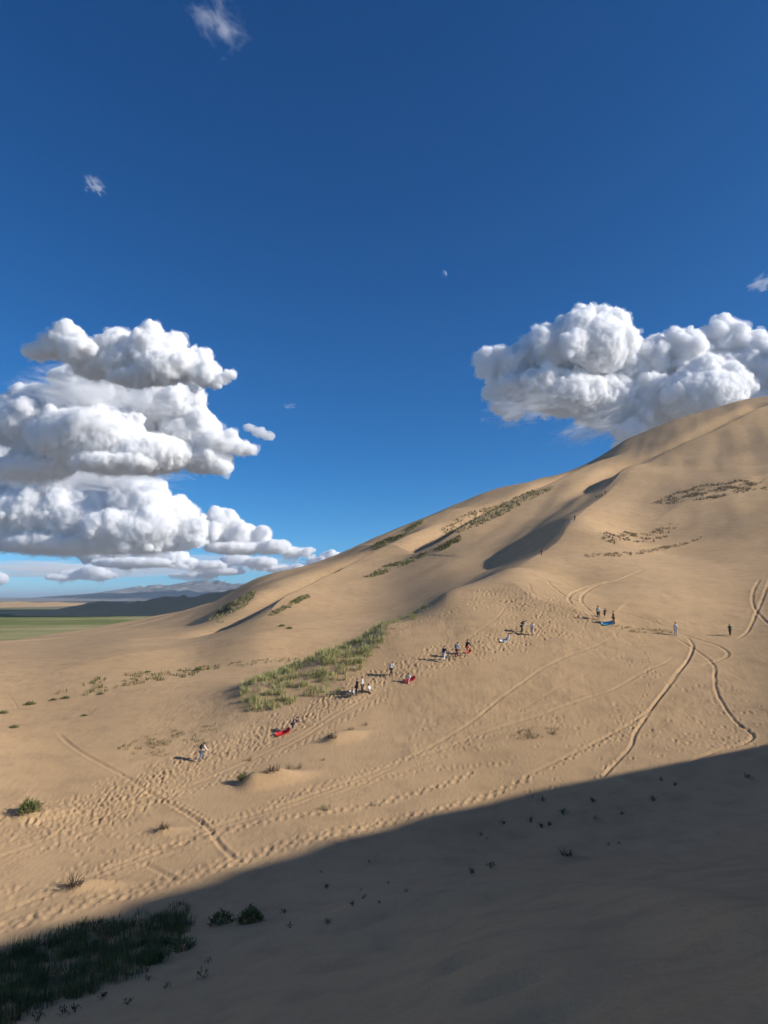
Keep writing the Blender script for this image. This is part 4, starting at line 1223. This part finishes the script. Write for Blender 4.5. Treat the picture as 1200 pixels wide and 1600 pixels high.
SEEDLINGS = [(1033, 1222, .8), (1055, 1230, .8), (1168, 1217, 1.1), (1021, 1254, 1.2), (927, 1253, 1.1), (848, 1248, 1.0), (880, 1270, 1.4), (931, 1280, .9), (972, 1274, .7),
             (787, 1285, 1.1), (829, 1282, 1.1), (845, 1291, 1.3), (859, 1288, .9), (751, 1305, .8), (761, 1310, .6), (951, 1320, .6), (967, 1317, .5), (738, 1365, 1.1), (768, 1358, 1.3),
             (577, 1349, .6), (502, 1364, .5), (510, 1390, 1.0), (607, 1381, .6), (635, 1397, .8), (564, 1391, .5), (570, 1403, .7), (567, 1409, .5), (550, 1429, .9), (593, 1424, .5),
             (512, 1447, 1.2), (453, 1450, 1.0), (444, 1426, 1.2), (326, 1504, .9), (317, 1529, 1.5), (259, 1545, .9), (200, 1570, 1.0), (161, 1562, 1.2), (99, 1586, 1.2), (116, 1583, 1.1), (58, 1597, 1.2), (232, 1533, .9), (240, 1455, 1.0)]
SPECIAL = {2: 'lone seedling farthest right on the shaded slope', 3: 'stout seedling alone between the shadow edge and the arched dead plant', 6: 'largest leafy seedling of the cluster near the shadow edge', 18: 'right one of two seedlings side by side in mid shade', 17: 'left one of two seedlings side by side in mid shade',
           0: 'left one of two small seedlings just under the shadow edge at right', 1: 'right one of two small seedlings just under the shadow edge at right', 32: 'small seedling just right of the shaded grass bed', 33: 'biggest seedling right of the shaded grass bed',
           35: 'seedling below the grass bed near the bottom edge', 31: 'spindly seedling just right of the two dark bushes', 30: 'seedling below and right of the two dark bushes', 29: 'seedling lowest in the small scatter right of the dark bushes', 9: 'seedling leftmost of the cluster near the shadow edge',
           39: 'seedling at the bottom left corner below the grass bed', 41: 'seedling at the upper rim of the shaded grass bed'}
for k, (u, v, s) in enumerate(SEEDLINGS):
    p = pick(u, v)[0]
    lf, st = seeds[k % 5]
    lab = SPECIAL.get(k)
    sc = s * max(.9, p[3] / 42)
    clump('seedling', None, p[0], p[1], sc, None, lab or 'small dark seedling on the shaded sand slope', 'seedling', 'seedlings on the shaded slope', parts=[('leaves', lf), ('stem', st)])

# ------------------------------------------------------------------ people
_cl = {}
def cloth(name, c, rough=0.85):
    if name not in _cl:
        m, n, l, b = new_mat(name)
        nz = n.new('ShaderNodeTexNoise'); nz.inputs['Scale'].default_value = 14; nz.inputs['Detail'].default_value = 4
        cr = ramp(n, [(0.35, tuple(x * .82 for x in c)), (0.65, tuple(min(1, x * 1.12) for x in c))])
        l.new(nz.outputs['Fac'], cr.inputs['Fac']); l.new(cr.outputs[0], b.inputs['Base Color'])
        b.inputs['Roughness'].default_value = rough
        _cl[name] = m
    return _cl[name]

SKIN = cloth('skin', (0.46, 0.27, 0.18), 0.55)
COL = dict(white=(0.72, 0.72, 0.72), offwhite=(0.62, 0.60, 0.56), black=(0.018, 0.018, 0.022), navy=(0.02, 0.03, 0.075), denim=(0.13, 0.18, 0.27), grey=(0.26, 0.26, 0.28),
           maroon=(0.12, 0.02, 0.03), red=(0.50, 0.03, 0.035), pink=(0.58, 0.20, 0.22), brown=(0.09, 0.055, 0.04), tan=(0.38, 0.27, 0.17), teal=(0.03, 0.12, 0.13), green=(0.035, 0.05, 0.03),
           lilac=(0.48, 0.45, 0.55), hair=(0.016, 0.012, 0.01), rust=(0.30, 0.09, 0.05), pale=(0.60, 0.64, 0.70))
def C(k):
    return cloth('cloth_' + k if k != 'hair' else 'hair_dark', COL[k])

skinned = []
def skin_obj(name, verts, edges, radii, root, mat, parent, sub=1):
    me = bpy.data.meshes.new(name)
    me.from_pydata(verts, edges, [])
    o = link(bpy.data.objects.new(name, me), parent)
    o.modifiers.new('s', 'SKIN').use_smooth_shade = True
    ss = o.modifiers.new('d', 'SUBSURF'); ss.levels = sub; ss.render_levels = sub
    sv = me.skin_vertices[0].data
    for i, r in enumerate(radii):
        sv[i].radius = r if isinstance(r, tuple) else (r, r)
        sv[i].use_root = (i == root)
    skinned.append((o, mat))
    return o

def joints(lean=0, hip=(0, 0), knee=(0, 0), arm=(0, 0), elbow=(10, 10), head=0, seat=None, splay=0.03):
    D = math.radians
    J = {}
    d3 = lambda a, x=0.0: np.array([x, math.sin(D(a)), -math.cos(D(a))])
    sp = np.array([0, math.sin(D(lean)), math.cos(D(lean))])
    pv = np.zeros(3)
    J['pelvis'] = pv
    J['waist'] = pv + sp * .16
    J['chest'] = pv + sp * .40
    J['collar'] = pv + sp * .52
    hs_ = np.array([0, math.sin(D(lean * .5 + head)), math.cos(D(lean * .5 + head))])
    fw = np.array([0, hs_[2], -hs_[1]])
    J['neck'] = J['collar'] + hs_ * .06
    J['jaw'] = J['neck'] + hs_ * .055 + fw * .012
    J['skull'] = J['jaw'] + hs_ * .085 + fw * .004
    J['crown'] = J['skull'] + hs_ * .075
    J['nose'] = J['jaw'] + hs_ * .045 + fw * .105
    for k, s in (('L', -1), ('R', 1)):
        i = 0 if k == 'L' else 1
        J['hip' + k] = pv + np.array([s * .095, 0, -.05])
        J['knee' + k] = J['hip' + k] + d3(hip[i], s * splay) * .42
        J['ankle' + k] = J['knee' + k] + d3(hip[i] - knee[i], s * splay * .5) * .41
        ft = np.array([s * .03, .17, -.05]) if seat is None else np.array([s * .03, .14, .06])
        J['toe' + k] = J['ankle' + k] + ft
        J['sh' + k] = J['collar'] + np.array([s * .175, 0, -.03])
        J['el' + k] = J['sh' + k] + d3(arm[i], s * .16) * .28
        J['wr' + k] = J['el' + k] + d3(arm[i] + elbow[i], s * .02) * .25
        hd = d3(arm[i] + elbow[i] + 12)
        J['palm' + k] = J['wr' + k] + hd * .07
        for f in range(4):
            off = np.array([0, (f - 1.5) * .02 * -hd[2], (f - 1.5) * .02 * hd[1]])
            J['f%d%s' % (f, k)] = J['palm' + k] + off + hd * (.075 + (.0, .012, .008, -.01)[f]) + np.array([-s * .012, 0, 0])
        J['th' + k] = J['wr' + k] + hd * .055 + np.array([-s * .02, .045 * -hd[2], .045 * hd[1]])
    low = min(J['ankleL'][2], J['ankleR'][2]) - .075
    if seat is not None:
        low = J['pelvis'][2] - .12 - seat
        low = min(low, 0) if False else low
    for q in J:
        J[q] = J[q] - (0, 0, low)
    return J

RAD = dict(pelvis=(.15, .115), waist=(.135, .10), chest=(.165, .115), collar=(.10, .075), neck=.056, jaw=.072, skull=(.083, .098), crown=.055, nose=.016,
           hip=.088, knee=.056, ankle=.038, toe=.033, sh=.062, el=.043, wr=.028, palm=(.040, .022), f=.0095, th=.011)
def rad(j):
    if j in RAD: return RAD[j]
    if j[0] == 'f' and j[1].isdigit(): return RAD['f']
    return RAD[j[:-1]]

BONES = [('pelvis', 'waist'), ('waist', 'chest'), ('chest', 'collar'), ('collar', 'neck'), ('neck', 'jaw'), ('jaw', 'skull'), ('skull', 'crown'), ('jaw', 'nose')]
for k in 'LR':
    BONES += [('pelvis', 'hip' + k), ('hip' + k, 'knee' + k), ('knee' + k, 'ankle' + k), ('ankle' + k, 'toe' + k), ('collar', 'sh' + k), ('sh' + k, 'el' + k), ('el' + k, 'wr' + k), ('wr' + k, 'palm' + k), ('wr' + k, 'th' + k)]
    BONES += [('palm' + k, 'f%d%s' % (f, k)) for f in range(4)]

def part_skin(name, J, bones, mat, parent, grow=0.0, scale=1.0, over=None, root='pelvis'):
    keys = []
    for a, b_ in bones:
        for q in (a, b_):
            if q not in keys: keys.append(q)
    rr_ = []
    for q in keys:
        r = (over or {}).get(q, rad(q))
        r = r if isinstance(r, tuple) else (r, r)
        rr_.append((r[0] * scale + grow, r[1] * scale + grow))
    return skin_obj(name, [tuple(J[q]) for q in keys], [(keys.index(a), keys.index(b_)) for a, b_ in bones], rr_, keys.index(root) if root in keys else 0, mat, parent)

def person(u, v, hpx, az, label, top, bottom, pose, sleeves='short', legs='long', pack=None, hat=None, skirt=False, at=None):
    p = pick(u, v)[0] if at is None else at
    H = min(max(hpx * p[3] / FPX, 1.15), 1.85) if hpx else 1.7
    J = joints(**pose)
    o = empty('person', (p[0], p[1], float(zat(p[0], p[1])[0]) - .015), -math.radians(az))
    k_ = H / 1.72
    o.scale = (k_, k_, k_)
    part_skin('body', J, BONES, SKIN, o)
    tb = [('pelvis', 'waist'), ('waist', 'chest'), ('chest', 'collar')]
    for k in 'LR':
        tb += [('collar', 'sh' + k), ('sh' + k, 'el' + k)]
        if sleeves == 'long': tb.append(('el' + k, 'wr' + k))
    part_skin('shirt', J, tb, C(top), o, .018, 1.04)
    lb = []
    for k in 'LR':
        lb += [('pelvis', 'hip' + k), ('hip' + k, 'knee' + k)]
        if legs == 'long': lb.append(('knee' + k, 'ankle' + k))
    part_skin('trousers', J, lb, C(bottom), o, .014, 1.05, {'ankleL': .05, 'ankleR': .05, 'kneeL': .064, 'kneeR': .064})
    for k in 'LR':
        part_skin('shoe', J, [('ankle' + k, 'toe' + k)], C('grey' if legs == 'short' else 'black'), o, .012, 1.0, {'ankle' + k: .04, 'toe' + k: .038}, root='ankle' + k)
    # hair or cap
    V0, F0 = ico(2)
    c = J['skull'] * .75 + J['crown'] * .25
    up = J['crown'] - J['skull']; up /= np.linalg.norm(up)
    HV = V0 * (.098, .112, .098)
    HV = np.where(HV[:, 2:3] < -.045, HV * (1, 1, .5), HV) + c + (0, -.018, .012)
    h = mesh_obj('hair', [tuple(x) for x in HV], [tuple(int(q) for q in f) for f in F0], C('hair' if hat is None else hat), o, True)
    if hat is not None:
        h.name = 'cap'
    if pack:
        bm = bmesh.new(); bmesh.ops.create_cube(bm, size=1)
        bmesh.ops.bevel(bm, geom=bm.edges[:], offset=.18, segments=2, affect='EDGES')
        me = bpy.data.meshes.new('backpack'); bm.to_mesh(me); bm.free(); me.materials.append(C(pack))
        b_ = link(bpy.data.objects.new('backpack', me), o)
        ch = J['chest'] * .8 + J['waist'] * .2
        b_.location = ch + (0, -.20 * math.cos(math.radians(pose.get('lean', 0))), .20 * math.sin(math.radians(pose.get('lean', 0))))
        b_.scale = (.32, .20, .46)
        b_.rotation_euler = (-math.radians(pose.get('lean', 0)), 0, 0)
    return tag(o, label, 'person')

STAND = dict(arm=(6, -4), hip=(4, -5), knee=(4, 4))
WALK = dict(lean=12, hip=(28, -20), knee=(22, 14), arm=(-22, 26), elbow=(18, 24))
CLIMB = dict(lean=28, hip=(42, -14), knee=(48, 14), arm=(-12, 30), elbow=(15, 30))
STOOP = dict(lean=48, hip=(22, -8), knee=(22, 10), arm=(35, 50), elbow=(12, 20), head=10)
SIT = dict(lean=-8, hip=(62, 70), knee=(95, 105), arm=(25, 30), elbow=(30, 25), seat=0.0, splay=.14)
SQUAT = dict(lean=30, hip=(112, 100), knee=(135, 128), arm=(45, 50), elbow=(40, 40), splay=.16)

person(314, 1187, 27, 55, 'person in white top with dark backpack and jeans, farthest down at lower left', 'white', 'denim', CLIMB, 'long', pack='black')
person(457, 1141, 25, 52, 'person in dark navy, stooped and pulling a red sled uphill', 'navy', 'navy', STOOP, 'long', 'short')
person(557, 1086, 26, 70, 'person all in black standing in the group by the grass', 'black', 'black', dict(STAND, lean=8), 'long', hat='maroon')
person(552, 1088, 22, 200, 'person in white crouching at the left of the group by the grass', 'white', 'grey', SQUAT, 'long')
person(566, 1083, 25, 100, 'person in white top and dark trousers standing in the group by the grass', 'pale', 'green', STAND, 'long')
person(577, 1081, 24, 120, 'person in white sitting at the right of the group by the grass', 'white', 'tan', SIT, 'short', 'long')
person(611, 1056, 22, 52, 'person in white shirt, dark trousers and pack walking alone above the group', 'white', 'black', dict(WALK, lean=18), 'short', pack='lilac')
person(638, 1065, 26, 215, 'person in white shirt and pink trousers sitting on a red sled', 'white', 'pink', SIT, 'short')
person(694, 1033, 24, 40, 'person in dark top and pale trousers, left of three in a row', 'navy', 'pale', dict(WALK, lean=6), 'long')
person(714, 1027, 23, 55, 'person in pale lilac shirt and maroon trousers, middle of three in a row', 'lilac', 'maroon', WALK, 'short', pack='denim')
person(730, 1022, 26, 60, 'person in black top and red shorts, right of three in a row', 'black', 'red', WALK, 'long', 'short')
person(794, 1000, 22, 250, 'person in white sitting with legs stretched on the trodden path', 'white', 'offwhite', dict(SIT, hip=(80, 84), knee=(20, 14)), 'long')
person(815, 988, 20, 75, 'person in black stooping under a dark pack beside a person in white', 'offwhite', 'black', STOOP, 'long', pack='black')
person(832, 992, 19, 200, 'person dressed in white standing on the trodden path', 'white', 'offwhite', dict(STAND, lean=6), 'long')
person(935, 966, 20, 20, 'person in white shirt and black shorts near the blue sled', 'white', 'black', STAND, 'short', 'short')
person(945, 964, 15, 40, 'child in brown leaning forward near the blue sled', 'brown', 'brown', dict(WALK, lean=26), 'short', 'short')
person(959, 974, 19, 300, 'person in dark clothes standing over the blue sled', 'black', 'brown', dict(STAND, arm=(14, 30)), 'short', 'long')
person(1056, 993, 18, 190, 'person in white and grey standing alone at the track crossing', 'white', 'lilac', dict(STAND, lean=4), 'long')
person(1141, 993, 16, 215, 'child in teal and white walking alone farthest right', 'teal', 'black', WALK, 'short', 'long')
person(846, 867, 12, 70, 'person in rust red stooping on the ridge where it turns steep', 'rust', 'brown', STOOP, 'short', 'long')
person(898, 812, 9, 60, 'person in dark clothes standing halfway up the ridge', 'brown', 'black', dict(WALK, lean=14), 'long')
person(892, 815, 9, 230, 'person in white sitting halfway up the ridge', 'white', 'offwhite', SIT, 'long')
person(932, 781, 6, 60, 'leftmost of the three tiny dark climbers high on the ridge', 'black', 'brown', WALK, 'long')
person(936, 779.5, 6, 60, 'middle one of the three tiny dark climbers high on the ridge', 'navy', 'black', CLIMB, 'long')
person(940, 777.5, 6, 60, 'rightmost of the three tiny dark climbers high on the ridge', 'brown', 'black', WALK, 'long')
person(946, 773, 6, 60, 'topmost tiny climber at the start of the dark ridge line', 'black', 'black', WALK, 'long')

bpy.context.view_layer.update()
dg = bpy.context.evaluated_depsgraph_get()
done = []
for o, mat in skinned:
    me = bpy.data.meshes.new_from_object(o.evaluated_get(dg))
    done.append((o, me, mat))
for o, me, mat in done:
    old = o.data
    o.modifiers.clear()
    o.data = me
    me.name = o.name
    me.materials.clear(); me.materials.append(mat)
    me.polygons.foreach_set('use_smooth', [True] * len(me.polygons))
    bpy.data.meshes.remove(old)

# ------------------------------------------------------------------ sand sleds
def sled(u, v, az, colour, label, tilt=0.0, s=1.0):
    p = pick(u, v)[0]
    eps = .5
    o = empty('sled', (p[0], p[1], float(zat(p[0], p[1])[0]) + .03), -math.radians(az))
    mat = cloth('sled_' + colour, {'red': (0.62, 0.025, 0.03), 'blue': (0.10, 0.42, 0.66), 'white': (0.7, 0.7, 0.68)}[colour], .35)
    # slope of the sand under the sled
    fx, fy = math.sin(math.radians(az)), math.cos(math.radians(az))
    zf = float(zat(p[0] + fx * eps, p[1] + fy * eps)[0] - zat(p[0] - fx * eps, p[1] - fy * eps)[0]) / (2 * eps)
    zs = float(zat(p[0] + fy * eps, p[1] - fx * eps)[0] - zat(p[0] - fy * eps, p[1] + fx * eps)[0]) / (2 * eps)
    o.rotation_mode = 'QUATERNION'
    yv = Vector((fx, fy, zf)).normalized(); xv = Vector((fy, -fx, zs)).normalized(); zv = xv.cross(yv).normalized()
    o.rotation_quaternion = Matrix((xv, yv, zv)).transposed().to_quaternion()
    o.scale = (s, s, s)
    NL, NW = 13, 9
    V, F = [], []
    for lay in (0, 1):
        for i in range(NL):
            t = i / (NL - 1)
            y = -.62 + 1.24 * t
            wdt = .27 * (1 - .35 * max(0, (t - .7) / .3) ** 2)
            nose = .22 * max(0, (t - .72) / .28) ** 1.8
            for j in range(NW):
                q = j / (NW - 1) * 2 - 1
                side = .13 * max(0, (abs(q) - .6) / .4) ** 1.5
                V.append((q * wdt, y, nose + side + (.012 if lay else 0) + .05 * (t < .04)))
    def vid(l_, i, j): return l_ * NL * NW + i * NW + j
    for i in range(NL - 1):
        for j in range(NW - 1):
            F.append((vid(1, i, j), vid(1, i, j + 1), vid(1, i + 1, j + 1), vid(1, i + 1, j)))
            F.append((vid(0, i, j), vid(0, i + 1, j), vid(0, i + 1, j + 1), vid(0, i, j + 1)))
    mesh_obj('hull', V, F, mat, o, True)
    ring = [vid(1, 0, j) for j in range(NW)] + [vid(1, i, NW - 1) for i in range(1, NL)] + [vid(1, NL - 1, j) for j in range(NW - 2, -1, -1)] + [vid(1, i, 0) for i in range(NL - 2, 0, -1)]
    RV, RF = [], []
    for a in ring:
        x, y, z = V[a]
        RV += [(x * 1.0, y, z - .005), (x * 1.07, y * 1.02, z), (x * 1.07, y * 1.02, z + .022), (x * 1.0, y, z + .022)]
    nr = len(ring)
    for a in range(nr):
        b_ = (a + 1) % nr
        for c in range(4):
            RF.append((a * 4 + c, b_ * 4 + c, b_ * 4 + (c + 1) % 4, a * 4 + (c + 1) % 4))
    mesh_obj('rim', RV, RF, mat, o)
    # pull rope from the nose
    RV, RF = [], []
    N = 12
    for i in range(N + 1):
        t = i / N
        y, z, x = .60 + .75 * t, .20 * (1 - t) ** 2 + .03 + .02 * math.sin(t * 6), .05 * math.sin(t * 5)
        for c in range(4):
            RV.append((x + .008 * math.cos(c * 1.571), y, z + .008 * math.sin(c * 1.571)))
    for i in range(N):
        for c in range(4):
            RF.append((i * 4 + c, i * 4 + (c + 1) % 4, i * 4 + 4 + (c + 1) % 4, i * 4 + 4 + c))
    mesh_obj('rope', RV, RF, cloth('rope', (.35, .3, .22)), o)
    return tag(o, label, 'sled')
sled(443, 1144, 62, 'red', 'red plastic sled dragged behind the stooping person in navy', s=1.25)
sled(640, 1064, 70, 'red', 'red plastic sled under the sitting person in pink trousers', s=1.15)
sled(731, 1019, 60, 'red', 'red sled carried low beside the person in red shorts', s=.8)
sled(949, 973, 80, 'blue', 'light blue sled lying on the sand at a person\'s feet', s=1.2)
sled(788, 1001, 75, 'white', 'pale sled under the legs of the person sitting in white', s=.9)

# ------------------------------------------------------------------ air
hz = bpy.data.materials.new('haze_air'); hz.use_nodes = True
n, l = hz.node_tree.nodes, hz.node_tree.links
n.remove(n['Principled BSDF'])
pv = n.new('ShaderNodeVolumePrincipled')
pv.inputs['Color'].default_value = (0.72, 0.87, 1.0, 1)
pv.inputs['Density'].default_value = 4.6e-5
pv.inputs['Anisotropy'].default_value = 0.2
l.new(pv.outputs[0], n['Material Output'].inputs['Volume'])
bm = bmesh.new(); bmesh.ops.create_cube(bm, size=1)
me = bpy.data.meshes.new('haze'); bm.to_mesh(me); bm.free(); me.materials.append(hz)
haze = link(bpy.data.objects.new('haze', me))
haze.scale = (190000, 190000, 350)
haze.location = (0, 0, -45 + 175)
tag(haze, 'thin bluish air in front of the far mountains', kind='stuff')
